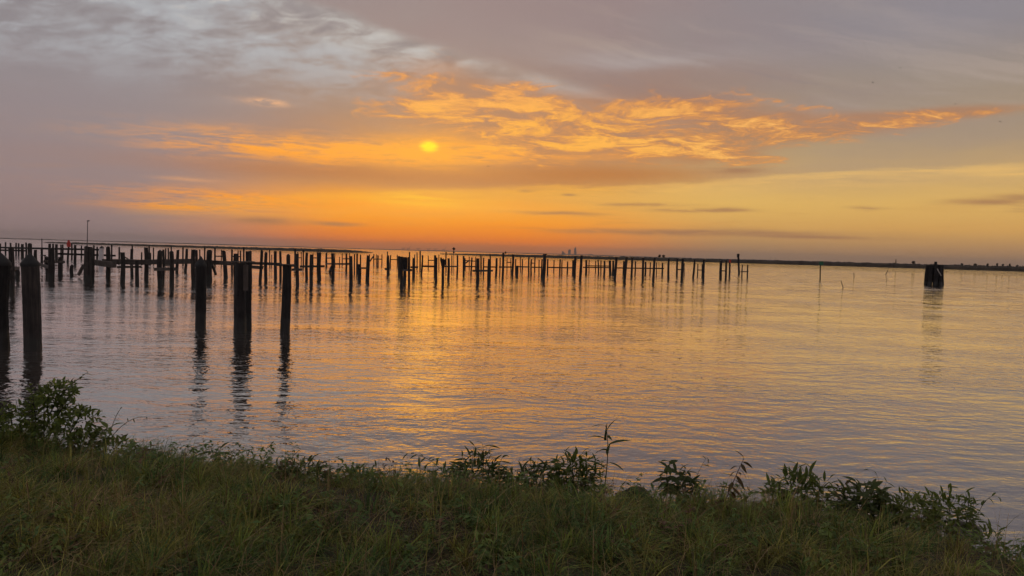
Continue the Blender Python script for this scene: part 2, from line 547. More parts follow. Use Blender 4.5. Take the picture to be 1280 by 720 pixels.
def pile_mesh(base, top, r0, r1, tip='flat', sides=12, rings=7, rough=0.05, seed=0, below=1.2, twist=0.0):
    """a round timber from below the water to its top, in coordinates relative to base"""
    rg = random.Random(seed)
    axis = Vector(top) - Vector(base)
    L = axis.length
    az_ = axis.normalized()
    ax = Vector((1, 0, 0)); ax = (ax - az_ * ax.dot(az_)).normalized(); ay = az_.cross(ax)
    ph = [rg.uniform(-1, 1) for _ in range(sides)]
    bowx, bowy = rg.uniform(-1, 1) * r0 * 0.25, rg.uniform(-1, 1) * r0 * 0.25
    vs, fs = [], []
    prof = [(-below / L, r0 * 1.03)]
    for i in range(rings):
        t = i / (rings - 1)
        prof.append((t, r0 + (r1 - r0) * t))
    slope = (rg.uniform(-1, 1), rg.uniform(-1, 1))
    for j, (t, r) in enumerate(prof):
        last = j == len(prof) - 1
        for k in range(sides):
            a = 2 * math.pi * k / sides
            rr = r * (1 + rough * ph[k] + rough * 0.6 * rg.uniform(-1, 1))
            h = t * L
            if last and tip == 'flat':
                h -= r1 * 0.10 * abs(ph[k])
            if last and tip == 'slant':
                h += r1 * (0.9 * (slope[0] * math.cos(a) + slope[1] * math.sin(a)) - 0.5)
            if last and tip == 'rot':
                h -= r1 * rg.uniform(0.0, 2.4)
                rr *= 0.86
            if last and tip in ('round', 'cone'):
                h -= r1 * (0.55 if tip == 'round' else 0.9)
            bw = math.sin(math.pi * max(0.0, min(1.0, t)))
            vs.append(az_ * h + ax * (math.cos(a) * rr + bowx * bw) + ay * (math.sin(a) * rr + bowy * bw))
    nr = len(prof)
    for j in range(nr - 1):
        for k in range(sides):
            k2 = (k + 1) % sides
            fs.append((j * sides + k, j * sides + k2, (j + 1) * sides + k2, (j + 1) * sides + k))
    b = (nr - 1) * sides
    if tip in ('round', 'cone'):
        if tip == 'round':
            for k in range(sides):
                a = 2 * math.pi * k / sides
                vs.append(az_ * (L - r1 * 0.16) + ax * math.cos(a) * r1 * 0.68 + ay * math.sin(a) * r1 * 0.68)
            for k in range(sides):
                k2 = (k + 1) % sides
                fs.append((b + k, b + k2, b + sides + k2, b + sides + k))
            b += sides
        vs.append(az_ * L)
    else:
        zc = sum((v.dot(az_) for v in vs[b:b + sides])) / sides
        vs.append(az_ * (zc - r1 * 0.05))
    c = len(vs) - 1
    for k in range(sides):
        fs.append((b + k, b + (k + 1) % sides, c))
    me = mesh_from('pile', [tuple(v) for v in vs], fs, True)
    try:
        me.set_sharp_from_angle(angle=math.radians(45))
    except Exception:
        pass
    return me


def beam_mesh(a, b, th, dp, seed=0, jag=0.0):
    """squared timber from a to b (vectors), th tall, dp deep, with slightly knocked edges"""
    rg = random.Random(seed)
    ax = (b - a); L = ax.length; ax.normalize()
    side = Vector((-ax.y, ax.x, 0.0)).normalized()
    up_ = side.cross(ax) * -1.0
    if up_.z < 0: up_ = -up_
    c = 0.12
    shape = [(-1, -1 + c), (-1 + c, -1), (1 - c, -1), (1, -1 + c), (1, 1 - c), (1 - c, 1), (-1 + c, 1), (-1, 1 - c)]
    n_ = max(2, int(L / 0.8) + 1)
    vs, fs = [], []
    for i in range(n_):
        t = i / (n_ - 1)
        wob = 0.03 * th
        for sx, sz in shape:
            e = rg.uniform(-1, 1) * jag * th if i in (0, n_ - 1) else 0.0
            vs.append(ax * (L * t + e) + side * (sx * dp / 2 + rg.uniform(-wob, wob)) + up_ * (sz * th / 2 + rg.uniform(-wob, wob)))
    for i in range(n_ - 1):
        for k in range(8):
            k2 = (k + 1) % 8
            fs.append((i * 8 + k, (i + 1) * 8 + k, (i + 1) * 8 + k2, i * 8 + k2))
    fs.append(tuple(range(8)))
    fs.append(tuple(reversed(range((n_ - 1) * 8, n_ * 8))))
    return mesh_from('beam', [tuple(v) for v in vs], fs, False)


SEED = [100]


def pile_geom(spec):
    """(x_top, y_top, x_base, y_base, width_px) -> base, top, radius: the base sits where its pixel meets the water"""
    xt, yt, xb, yb, w = spec[:5]
    b = on_water(xb, yb)
    t = at_depth(xt, yt, b.y)
    return b, t, 0.5 * w * b.y / F_PX * (1.04 if b.y < 60 else 1.14)


def put_pile(spec, parent=None, mat=None, name='timber_pile', label=None, cat=None, group=None, sides=None, **kw):
    b, t, r = pile_geom(spec)
    tip = spec[5] if len(spec) > 5 else random.choice(['flat', 'flat', 'slant', 'rot', 'round'])
    SEED[0] += 1
    if sides is None:
        sides = 12 if b.y < 60 else 8
    me = pile_mesh(b, t, r * 1.06, r * 0.95, tip, sides, 7 if b.y < 60 else 4, kw.pop('rough', 0.07), SEED[0], **kw)
    o = obj(name, me, mat or M_WOOD, parent, label, cat, group)
    o.location = b if parent is None else b - parent.location
    return o


def frame(label, piles, beams=(), name='pier_ruin', cat='pier ruin', mat=None, beam_mat=None, group=None):
    """piles joined by timbers: one thing. beams: (x0, y0, x1, y1, thick_px, side) drawn between the depths of the piles"""
    geoms = [pile_geom(s) for s in piles]
    cx = sum((g[0] for g in geoms), Vector()) / len(geoms)
    root = empty(name, (cx.x, cx.y, 0.0), label, cat, group)
    for s in piles:
        put_pile(s, root, mat, 'pile')
    pts = sorted((g[0].x / g[0].y, g[0].y, g[2]) for g in geoms)
    for bm_ in beams:
        x0, y0, x1, y1, th = bm_[:5]
        nm = bm_[5] if len(bm_) > 5 else 'crossbeam'
        ds = []
        for x, y in ((x0, y0), (x1, y1)):
            d = ray(x, y); k = d.x / d.y
            # depth of the pile nearest in bearing, or interpolated between two neighbours
            lo = [p_ for p_ in pts if p_[0] <= k]; hi = [p_ for p_ in pts if p_[0] > k]
            if lo and hi:
                a_, b_ = lo[-1], hi[0]
                f = (k - a_[0]) / max(1e-6, b_[0] - a_[0])
                dep = a_[1] + (b_[1] - a_[1]) * f
            else:
                dep = (lo[-1] if lo else hi[0])[1]
            ds.append(dep)
        if len(bm_) > 6:
            ds = [bm_[6], bm_[6]]
        rmin = min(p_[2] for p_ in pts)
        a = at_depth(x0, y0, ds[0] - rmin * 1.25); b = at_depth(x1, y1, ds[1] - rmin * 1.25)
        dd_ = 0.5 * (ds[0] + ds[1])
        tt = th * (1.0 if dd_ < 62 else 1.25) * dd_ / F_PX
        bmt = beam_mat or (M_BEAM if dd_ < 62 else M_WOOD_DARK)
        SEED[0] += 1
        o = obj(nm, beam_mesh(a, b, tt, tt * 0.75, SEED[0], 0.3), bmt, root)
        o.location = a - root.location
    return root


# ------------------------------------------------------------------ the six near piles
def capped_pile(spec, cap_px, label, mat, cap_mat, group=None, cap_over=1.08):
    """mooring pile with a conical cap; spec top is the top of the wood"""
    b, t, r = pile_geom(spec)
    root = empty('mooring_pile', b, label, 'mooring pile', group)
    SEED[0] += 1
    me = pile_mesh(b, t, r, r * 1.0, 'flat', 40, 26, 0.035, SEED[0])
    obj('shaft', me, mat, root)
    hc = cap_px * b.y / F_PX
    rc = r * cap_over
    s = 32
    vs, fs = [], []
    lip = hc * 0.22
    for z, rr in ((-lip, rc * 0.985), (0.0, rc), (hc * 0.10, rc * 0.97), (hc * 0.45, rc * 0.62), (hc * 0.8, rc * 0.26), (hc * 0.97, rc * 0.07)):
        for k in range(s):
            a = 2 * math.pi * k / s
            vs.append((rr * math.cos(a), rr * math.sin(a), z))
    nr = 6
    for j in range(nr - 1):
        for k in range(s):
            k2 = (k + 1) % s
            fs.append((j * s + k, j * s + k2, (j + 1) * s + k2, (j + 1) * s + k))
    vs.append((0, 0, hc))
    for k in range(s):
        fs.append(((nr - 1) * s + k, (nr - 1) * s + (k + 1) % s, len(vs) - 1))
    c = obj('cap', mesh_from('cap', vs, fs), cap_mat, root)
    c.location = t - b
    ax = (t - b).normalized()
    c.rotation_euler = ax.to_track_quat('Z', 'Y').to_euler()
    return root


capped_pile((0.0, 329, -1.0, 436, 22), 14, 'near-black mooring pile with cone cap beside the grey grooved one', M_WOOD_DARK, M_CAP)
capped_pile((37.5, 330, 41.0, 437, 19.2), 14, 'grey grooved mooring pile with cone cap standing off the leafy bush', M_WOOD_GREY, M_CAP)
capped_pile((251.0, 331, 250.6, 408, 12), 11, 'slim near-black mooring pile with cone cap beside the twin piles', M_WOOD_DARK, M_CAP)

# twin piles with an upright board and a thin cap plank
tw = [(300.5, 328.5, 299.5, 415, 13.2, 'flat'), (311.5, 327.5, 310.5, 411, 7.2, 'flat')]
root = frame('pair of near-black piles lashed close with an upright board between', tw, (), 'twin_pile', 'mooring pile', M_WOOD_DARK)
gb = pile_geom(tw[0])
for nm, x0, y0, x1, y1, th in (('upright_board', 307.2, 331.0, 307.2, 363.0, 5.4),):
    d0 = gb[0].y - gb[2] * 1.15
    a, b = at_depth(x0, y0, d0), at_depth(x1, y1, d0)
    wd = th * d0 / F_PX
    vs = []
    for z in (0.0, 1.0):
        c0 = a.lerp(b, z)
        for sx, sy in ((-1, -1), (1, -1), (1, 1), (-1, 1)):
            vs.append(tuple(c0 - a + Vector((sx * wd / 2, sy * 0.025, 0))))
    o = obj(nm, mesh_from(nm, vs, [(3, 2, 1, 0), (4, 5, 6, 7), (0, 1, 5, 4), (1, 2, 6, 5), (2, 3, 7, 6), (3, 0, 4, 7)], False), M_BEAM, root)
    o.location = a - root.location
a = at_depth(293.0, 327.4, gb[0].y); b = at_depth(315.5, 327.2, gb[0].y + 0.4)
o = obj('cap_plank', beam_mesh(a, b, 0.035, 0.30, 5, 0.3), M_BEAM, root); o.location = a - root.location

b5 = (358.8, 331.2, 356.0, 416, 10.6, 'flat')
root = frame('single leaning near-black pile topped by a thin flat plate', [b5], (), 'mooring_pile', 'mooring pile', M_WOOD_DARK)
g5 = pile_geom(b5)
a = at_depth(352.6, 330.6, g5[0].y); b = at_depth(365.4, 331.0, g5[0].y)
o = obj('top_plate', beam_mesh(a, b, 0.030, 0.30, 6, 0.2), M_BEAM, root); o.location = a - root.location

# ------------------------------------------------------------------ ruined dock, first ranks
frame('stout pile with a stub timber and short sawn post at its foot',
      [(14.0, 308.7, 14.6, 366, 6.0, 'flat'), (20.7, 336.5, 21.0, 347, 5.2, 'flat')], [(13.5, 335.2, 22.8, 335.6, 4.4)])
frame('thick square-topped pile carrying a short timber with a squat post',
      [(63.9, 310.0, 63.8, 349, 7.4, 'flat'), (58.6, 320.5, 59.0, 344, 3.4), (75.6, 321.2, 75.4, 344.5, 5.0, 'flat')],
      [(55.5, 326.6, 81.0, 327.4, 3.0), (46.0, 329.4, 62.0, 334.4, 3.6, 'sloping_beam')])
put_pile((90.0, 330.4, 89.8, 345, 3.9, 'cone'), label='short pointed pile stump standing alone in open water', cat='pile stump', name='pile_stump')
frame('fat pale pile with a raking strut at the dock end',
      [(110.4, 308.2, 110.0, 350, 9.2, 'flat'), (107.8, 306.6, 107.4, 347, 4.2, 'rot'), (115.8, 310.0, 116.2, 350, 3.2, 'flat')],
      [(104.6, 331.5, 98.0, 344.0, 3.4, 'strut')], mat=M_WOOD_GREY)
wp = (127.2, 309.5, 126.9, 332.5, 5.0, 'flat')
root = frame('white sleeved pile with a dark cone top behind the long beam', [wp], (), 'sleeved_pile', 'pile', M_WHITE)
gw = pile_geom(wp)
cm = pile_mesh(Vector((0, 0, 0)), Vector((0, 0, 0.24)), 0.24, 0.22, 'cone', 10, 2, 0.02, 3, 0.001)
o = obj('cap', cm, M_CAP, root); o.location = gw[1] - root.location - Vector((0, 0, 0.06))

dock = [(135.0, 309.2, 135.0, 348, 5.0, 'slant'), (153.2, 315.3, 153.2, 352.5, 5.0, 'flat'), (165.0, 311.0, 165.0, 344, 3.5, 'flat'),
        (171.2, 326.0, 171.4, 352, 4.4, 'flat'), (182.6, 309.2, 182.8, 348, 4.7, 'flat'), (222.5, 311.4, 221.0, 340, 3.3, 'slant'),
        (233.6, 311.4, 231.8, 339.5, 3.0, 'slant'), (241.6, 311.8, 242.0, 353, 5.0, 'flat'), (245.4, 312.4, 245.6, 350, 3.0, 'flat'),
        (262.0, 312.0, 261.6, 350, 6.8, 'round'), (279.4, 313.0, 282.2, 347, 4.6, 'slant'), (290.0, 312.0, 290.2, 343.5, 2.2, 'flat'),
        (294.6, 316.8, 295.0, 350, 5.0, 'flat')]
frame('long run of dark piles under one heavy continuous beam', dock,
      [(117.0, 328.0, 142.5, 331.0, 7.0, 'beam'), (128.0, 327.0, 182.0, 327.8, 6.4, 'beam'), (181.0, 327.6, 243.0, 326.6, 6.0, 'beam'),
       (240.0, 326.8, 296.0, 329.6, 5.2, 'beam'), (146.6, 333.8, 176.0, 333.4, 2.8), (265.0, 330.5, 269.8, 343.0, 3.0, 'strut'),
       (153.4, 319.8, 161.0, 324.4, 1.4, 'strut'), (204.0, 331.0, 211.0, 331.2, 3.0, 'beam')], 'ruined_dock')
frame('two cone-headed piles joined by a bolted low crossbeam',
      [(200.0, 311.7, 200.2, 356, 5.8, 'cone'), (214.2, 312.6, 214.6, 358, 5.0, 'cone'), (204.2, 311.8, 204.0, 353, 2.8, 'flat')],
      [(194.2, 336.6, 220.6, 336.2, 4.0)])
frame('thinner run of dark piles beyond the twin piles under a sagging beam',
      [(308.6, 313.8, 309.0, 349, 3.6, 'flat'), (312.6, 313.4, 313.0, 351, 4.2, 'round'), (327.4, 311.8, 325.0, 352, 3.6, 'slant'),
       (332.5, 314.4, 332.3, 350.5, 4.0, 'cone'), (344.0, 313.8, 344.3, 346, 3.4, 'flat'), (350.3, 313.3, 350.6, 349, 2.8, 'slant'),
       (360.4, 317.0, 360.6, 352, 4.6, 'cone')],
      [(300.0, 328.4, 352.0, 330.2, 3.4, 'beam'), (314.0, 333.6, 329.0, 334.6, 4.0, 'beam'), (345.0, 331.0, 368.0, 332.0, 3.0, 'beam')], 'ruined_dock')
frame('pile with a short plank nailed across beside the plated pile',
      [(371.6, 317.2, 372.0, 357.5, 3.9, 'flat')], [(364.7, 337.0, 376.8, 337.0, 3.0)])
frame('three round-headed piles sharing one low straight crossbeam',
      [(383.5, 315.5, 383.3, 348.5, 3.2, 'round'), (389.2, 318.0, 389.0, 356, 4.0, 'flat'), (399.5, 315.2, 399.2, 349.5, 4.8, 'round')],
      [(375.0, 333.2, 405.4, 332.8, 2.7)])
frame('pile with a raking strut at its left and a rail running off right',
      [(415.6, 316.4, 416.2, 349.5, 3.6, 'flat'), (408.2, 316.0, 408.0, 332.5, 2.0, 'flat'), (433.0, 316.7, 432.8, 340, 2.2, 'flat'), (427.8, 316.7, 427.8, 331, 1.1, 'flat')],
      [(414.8, 334.0, 410.4, 343.2, 2.8, 'strut'), (408.0, 329.8, 436.0, 330.0, 1.6, 'rail'), (428.0, 323.5, 436.0, 323.5, 0.9, 'rail'),
       (407.0, 322.6, 413.6, 322.6, 0.9, 'rail')])
put_pile((438.4, 320.0, 438.8, 357.5, 4.3, 'flat'), label='solid square-headed pile leaning right beside a low sawn stub', cat='pile')
frame('low sawn pile tied to a taller forked pile by a short beam',
      [(449.0, 330.0, 449.0, 350.5, 4.0, 'flat'), (460.6, 317.4, 459.2, 351, 4.4, 'rot')],
      [(450.0, 335.0, 460.0, 335.2, 2.0), (461.4, 328.0, 466.8, 320.4, 1.5, 'strut')])
frame('dark pile with a thin post spliced above its head', [(484.8, 318.6, 485.2, 343.5, 3.2, 'rot'), (484.4, 314.4, 484.6, 343.2, 1.3, 'flat')],
      [(481.6, 336.2, 486.0, 336.4, 2.0, 'block')])
fb = [(501.9, 320.6, 502.0, 356, 3.6, 'flat'), (506.0, 321.2, 505.8, 352.5, 3.6, 'flat'), (511.4, 321.0, 511.3, 355.4, 3.0, 'flat'), (511.8, 315.0, 511.6, 355.2, 1.7, 'flat'),
      (498.7, 320.0, 498.9, 343.8, 2.7, 'flat')]
root = frame('boarded pile cluster forming a dark box above the water', fb, [(501.6, 337.6, 514.0, 337.6, 2.8)], 'fender_cluster')
gf = pile_geom(fb[0])
for k in range(4):
    x = 504.6 + k * 2.0
    a, b = at_depth(x, 321.2 + 0.15 * k, gf[0].y - 0.12), at_depth(x, 336.6, gf[0].y - 0.12)
    mb = beam_mesh(Vector((0, 0, 0)), Vector((0.098, 0.0, 0.0)), (a - b).length, 0.05, 40 + k, 0.0)
    o = obj('board', mb, M_WOOD_DARK, root); o.location = a.lerp(b, 0.5) - root.location - Vector((0.05, 0, 0))
frame('pile with a short arm reaching right at half height',
      [(516.8, 320.6, 516.6, 347, 2.7, 'rot'), (518.4, 318.0, 518.2, 345, 1.1, 'flat')], [(514.0, 334.0, 522.0, 334.0, 1.8, 'arm')])
frame('leaning post and double-headed pile linked by a straight rail',
      [(528.2, 319.0, 526.6, 344.5, 2.0, 'flat'), (544.0, 319.0, 543.6, 344.5, 2.4, 'flat'), (545.6, 321.8, 545.2, 352, 3.0, 'flat')],
      [(527.0, 332.8, 544.0, 333.0, 1.7, 'rail')])
# rotted mushroom-headed pile
mp = (553.8, 331.0, 553.5, 356.5, 3.1, 'flat')
root = frame('pile with a splayed bulging rotted head', [mp], (), 'rotted_pile', 'pile')
gm = pile_geom(mp)
rg = random.Random(4)
for k in range(7):
    a_ = 2 * math.pi * k / 7
    r_ = gm[2]
    p0 = gm[1] + Vector((math.cos(a_) * r_ * 0.5, math.sin(a_) * r_ * 0.5, -0.25))
    p1 = gm[1] + Vector((math.cos(a_) * r_ * (1.9 + rg.uniform(-.4, .4)), math.sin(a_) * r_ * 1.6, 0.55 + rg.uniform(-0.15, 0.1)))
    me = pile_mesh(p0, p1, r_ * 0.55, r_ * 0.9, 'rot', 7, 4, 0.15, 60 + k, 0.05)
    o = obj('split_timber', me, M_WOOD, root); o.location = p0 - root.location
frame('short pile and thin post linked by a rail beside the splayed head',
      [(560.8, 322.8, 560.4, 350, 2.8, 'flat'), (571.8, 319.0, 571.4, 344.7, 1.9, 'flat')], [(556.5, 333.0, 572.0, 333.2, 1.3, 'rail')])
frame('pile and slim post joined by a wide low bolted timber',
      [(597.2, 322.8, 597.0, 354, 4.0, 'flat'), (611.6, 323.4, 610.6, 356.8, 3.2, 'slant'), (612.8, 317.4, 612.6, 352, 1.5, 'flat')],
      [(591.2, 338.5, 615.4, 338.4, 2.4)])

# ------------------------------------------------------------------ receding lines of thinner posts
rail_rows = [
    ('run of slim posts and a rail ending beside the wide low timber',
     [(579.5, 319.8, 579.4, 344.7, 2.2), (581.3, 321.2, 581.2, 336, 1.8), (590.0, 321.8, 588.8, 342.5, 1.8), (604.7, 322.0, 604.4, 344, 1.5), (620.9, 322.5, 620.1, 344.4, 2.4)],
     [(579.0, 333.0, 596.0, 333.4, 1.2, 'rail'), (603.8, 333.6, 621.0, 333.8, 1.2, 'rail'), (582.0, 329.0, 586.2, 325.6, 1.1, 'strut')]),
    ('rail run between a tall dark post and a thick pile with a low stub',
     [(625.2, 322.0, 624.6, 344, 1.3), (629.2, 315.8, 628.3, 348, 2.5, 'flat'), (641.6, 318.2, 640.2, 343.6, 2.5), (644.7, 323.6, 644.5, 342.2, 1.4), (646.6, 332.0, 646.2, 345.6, 2.6, 'flat'),
      (652.9, 323.6, 652.6, 341.4, 1.4), (661.1, 321.4, 661.0, 343.2, 1.8)],
     [(624.0, 333.8, 641.0, 333.8, 1.3, 'rail'), (646.8, 333.4, 661.5, 333.8, 1.3, 'rail')]),
    ('rail run of even posts standing right of the capped tall pile',
     [(684.7, 323.7, 684.3, 342.6, 1.7), (692.6, 324.8, 692.2, 339.6, 1.2), (700.2, 324.0, 699.7, 343.2, 1.8), (702.6, 324.2, 702.3, 342.6, 1.4), (709.4, 326.0, 709.0, 341.3, 1.6), (716.4, 325.0, 716.0, 342, 2.2)],
     [(684.0, 334.2, 717.0, 334.9, 1.2, 'rail')]),
    ('double-railed run of short posts with a gap below',
     [(732.8, 325.0, 732.6, 342.8, 2.3), (736.5, 324.8, 736.3, 339.7, 1.1), (744.6, 326.0, 744.4, 340.2, 1.1), (747.5, 324.0, 748.1, 343.2, 1.7), (751.3, 325.7, 751.1, 342.9, 1.3), (755.6, 326.0, 755.0, 345.8, 2.1), (762.3, 325.6, 762.8, 343.2, 2.7), (766.5, 325.7, 766.0, 343.0, 2.4)],
     [(733.5, 332.3, 762.0, 332.6, 1.0, 'rail'), (729.0, 334.2, 762.0, 334.6, 1.1, 'rail')]),
    ('long rail run threading behind the tallest row of piles',
     [(779.9, 326.0, 779.3, 342, 2.0), (794.2, 326.5, 793.8, 343.6, 1.6), (806.9, 327.0, 806.6, 343.1, 2.1), (813.0, 328.0, 812.5, 342.7, 1.3), (820.8, 326.8, 820.5, 343.3, 1.1), (828.0, 328.3, 827.7, 343.4, 1.8)],
     [(770.0, 334.9, 780.0, 335.0, 1.2, 'rail'), (780.0, 335.1, 829.5, 335.6, 1.2, 'rail')]),
    ('single rail between a slim post and its stouter partner, apart from the rest',
     [(846.8, 323.3, 846.0, 345.5, 2.1), (855.3, 329.0, 855.1, 344.2, 1.2)], [(846.0, 336.9, 855.4, 337.0, 1.1, 'rail')]),
    ('low thin post railed to nothing but a tall pile, near the outer end',
     [(872.3, 329.5, 871.8, 345.3, 1.2), (877.6, 329.8, 877.4, 345.6, 1.0)], [(871.8, 337.5, 878.5, 337.6, 0.9, 'rail')]),
    ('two close piles with a short rung like a ladder',
     [(901.7, 324.9, 900.7, 348, 2.8), (907.8, 324.5, 907.1, 349.6, 2.2)], [(901.0, 338.5, 907.5, 338.6, 1.0, 'rail')]),
    ('lone low H-shaped frame of two short posts beyond the tall boxed pile',
     [(927.9, 330.8, 927.3, 347.7, 1.4, 'flat'), (934.8, 330.8, 934.1, 347.6, 1.5, 'flat')], [(926.0, 339.6, 935.4, 339.6, 0.9, 'rail')]),
]
for lab, ps, bs in rail_rows:
    frame(lab, ps, bs, 'railed_posts')

# tall free-standing piles of the outer row, alike but for their place
tall = [(718.6 + 0.9, 319.8, 718.1, 346.5, 2.7), (727.0, 319.3, 725.2, 349.2, 2.9), (770.9, 321.0, 768.5, 348.9, 2.9), (783.4, 321.0, 780.5, 352, 3.0),
        (790.4, 321.3, 789.3, 345.8, 2.5), (804.2, 321.8, 803.4, 348.8, 2.5), (818.4, 321.8, 816.6, 351.2, 2.7), (836.0, 323.2, 835.5, 348, 2.4),
        (853.6, 323.3, 852.2, 351.2, 2.7), (868.4, 324.4, 866.3, 347.6, 2.3), (880.1, 324.4, 878.9, 350.8, 2.6)]
TALL_AT = ['where the even rail run ends', 'before the double-railed run', 'closing the double-railed run', 'leaning hardest', 'upright one close past the hardest leaning pile',
           'stouter post behind it', 'before the long rail run tail', 'alone past the long rail run', 'with a short railed pair behind it',
           'tilted like a slash beside the low thin posts', 'last before the ladder-like pair']
for s, w_ in zip(tall, TALL_AT):
    put_pile(s + ('flat',), label='tall bare pile of the outer row, ' + w_, cat='pile', group='tall bare piles of the outer dock row')
frame('tallest thick pile with a flat cap and slim companion, midway along the docks',
      [(680.8, 318.2, 679.0, 350, 3.7, 'flat'), (677.5, 324.0, 676.6, 347.2, 1.6, 'flat')], [(679.2, 317.6, 683.4, 317.8, 1.1, 'cap')], 'capped_pile', 'pile')
frame('slim posts joined by two short rungs just before the tallest thick pile',
      [(664.2, 324.0, 663.9, 343, 1.8), (668.8, 321.8, 668.3, 339.5, 1.4), (674.0, 324.6, 673.8, 343, 1.2)], [(664.0, 328.8, 669.0, 328.9, 0.9, 'rail'), (665.0, 334.0, 676.0, 334.2, 1.2, 'rail')], 'railed_posts')
# outer marker piles
rm = (912.3, 326.5, 911.6, 346.5, 1.9, 'flat')
root = frame('slim pile with a dull red board on its head', [rm], (), 'channel_marker', 'marker')
g = pile_geom(rm)
o = obj('red_board', beam_mesh(Vector((0, 0, 0)), Vector((0.30, 0, 0)), 0.42, 0.04, 2, 0), M_RED, root)
o.location = g[1] - root.location + Vector((-0.15, -0.12, 0.0))
bx = (922.8, 318.0, 923.9, 342.5, 2.2, 'flat')
root = frame('tall pile leaning left with a box nailed at its head', [bx], (), 'boxed_pile', 'pile')
g = pile_geom(bx)
o = obj('nest_box', beam_mesh(Vector((0, 0, 0)), Vector((0.34, 0, 0)), 0.62, 0.28, 8, 0.05), M_WOOD_DARK, root)
o.location = g[1] - root.location + Vector((-0.18, -0.02, -0.2))

# thin far posts: those alike share one label
thin = [(7.0, 302.6, 7.0, 318.5, 1.7), (13.1, 303.0, 13.0, 319, 1.8), (20.2, 303.2, 20.1, 319, 1.7), (23.3, 304.0, 23.3, 319, 1.6), (28.0, 305.0, 28.0, 322, 3.0),
        (32.5, 303.0, 32.5, 321, 1.8), (37.2, 303.8, 37.4, 325, 4.4), (44.6, 312.2, 44.6, 325, 3.2), (0.4, 304.0, 0.3, 320, 1.6),
        (62.2, 304.6, 62.2, 324, 2.8), (66.4, 304.6, 66.4, 324, 2.0), (70.7, 305.2, 70.7, 324.5, 2.8), (76.2, 305.6, 76.2, 322, 1.6), (78.4, 305.6, 78.4, 322, 1.6),
        (89.8, 304.6, 89.7, 324, 1.7), (93.8, 306.2, 93.6, 329, 3.0), (101.8, 306.4, 101.8, 323, 1.6), (117.4, 306.6, 117.4, 324, 1.8), (121.4, 307.2, 121.3, 324, 1.9)]
frame('far double-railed jetty skeleton of slim posts reaching past the red marker', thin,
      [(-20.0, 309.0, 60.0, 310.8, 1.8, 'rail'), (60.0, 310.8, 124.0, 312.2, 1.8, 'rail'), (-20.0, 312.2, 32.0, 313.4, 1.6, 'rail'), (72.0, 317.2, 144.0, 319.6, 1.9, 'rail')], 'jetty_skeleton', 'pier ruin')
lone = [(139.6, 306.2, 139.6, 327, 1.7), (149.0, 309.0, 149.0, 328, 1.8), (165.3, 306.8, 165.4, 328, 1.6), (177.1, 315.2, 177.1, 328, 1.6), (186.5, 306.8, 186.5, 328, 1.7),
        (191.7, 309.4, 191.8, 328, 1.5), (187.8, 316.0, 187.8, 329, 2.0), (207.2, 310.2, 207.2, 329, 1.6), (210.3, 310.2, 210.3, 329, 1.6), (214.0, 308.4, 214.0, 329, 1.5),
        (228.8, 309.0, 228.8, 330, 1.8), (249.6, 311.8, 249.6, 330, 1.5), (256.0, 309.4, 256.0, 331, 1.8), (304.8, 309.0, 304.8, 333, 1.9),
        (337.0, 311.8, 337.4, 333, 1.3), (339.6, 318.2, 339.6, 333, 1.0), (369.0, 310.6, 368.8, 335, 2.2), (379.1, 312.2, 379.1, 334, 1.7), (424.5, 321.0, 424.5, 333.5, 1.0),
        (418.6, 316.4, 418.6, 333.5, 1.0), (443.2, 317.6, 443.0, 342.5, 1.5), (446.4, 316.7, 446.2, 342, 2.0), (437.0, 316.6, 437.0, 336, 1.0),
        (450.7, 318.2, 450.6, 336, 1.5), (521.3, 315.6, 521.3, 336, 1.2), (525.2, 313.6, 525.0, 337, 1.6), (548.6, 318.2, 548.6, 337, 1.0), (557.6, 314.6, 557.5, 338, 1.4),
        (564.8, 319.2, 564.8, 337.5, 1.2), (600.5, 319.8, 600.5, 338.5, 1.0), (602.1, 319.8, 602.0, 338.5, 1.0), (650.6, 321.5, 650.5, 339.5, 1.0)]
LONE_AT = ['beside the white sleeved pile', 'behind the end of the low crossbeam on the long dock', 'rising straight behind a pile of the long dock', 'short one just behind the long heavy beam',
           'beside a square pile of the long dock', 'behind the long beam before the cone-headed pair', 'stubby one touching a square pile of the long dock', 'between the two cone-headed piles, nearer the bigger', 'between the two cone-headed piles, nearer the smaller', 'right behind the smaller cone-headed pile',
           'between two slant-topped piles of the long dock', 'behind the slim cone-capped mooring pile', 'between the slim cone-capped pile and a fat round-headed one', 'rising behind the lashed twin piles',
           'leaning beside a cone-headed pile under the sagging beam', 'hair-thin low one behind the sagging beam', 'close beside the pile with the nailed plank', 'behind the crossbeam end of the round-headed trio', 'hair-thin low one between a strutted pile and its rail', 'hair-thin one close behind the strutted pile',
           'between the square-headed leaning pile and the low sawn stub', 'rising behind the low sawn stub', 'hair-thin one against the square-headed leaning pile', 'just behind the head of the low sawn stub', 'at the tip of the short arm', 'tall one before the post with the straight rail',
           'hair-thin one touching the splayed rotted head', 'tall one sticking up past the splayed rotted head', 'short one behind the diamond sign', 'one of two hair-thin twins behind the wide low timber', 'one of two hair-thin twins behind the wide low timber', 'hair-thin one behind the rail of the low stub']
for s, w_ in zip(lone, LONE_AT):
    put_pile(s + ('flat',), name='thin_post', label='thin bare post, ' + w_, cat='post', group='thin free-standing posts of the old docks')
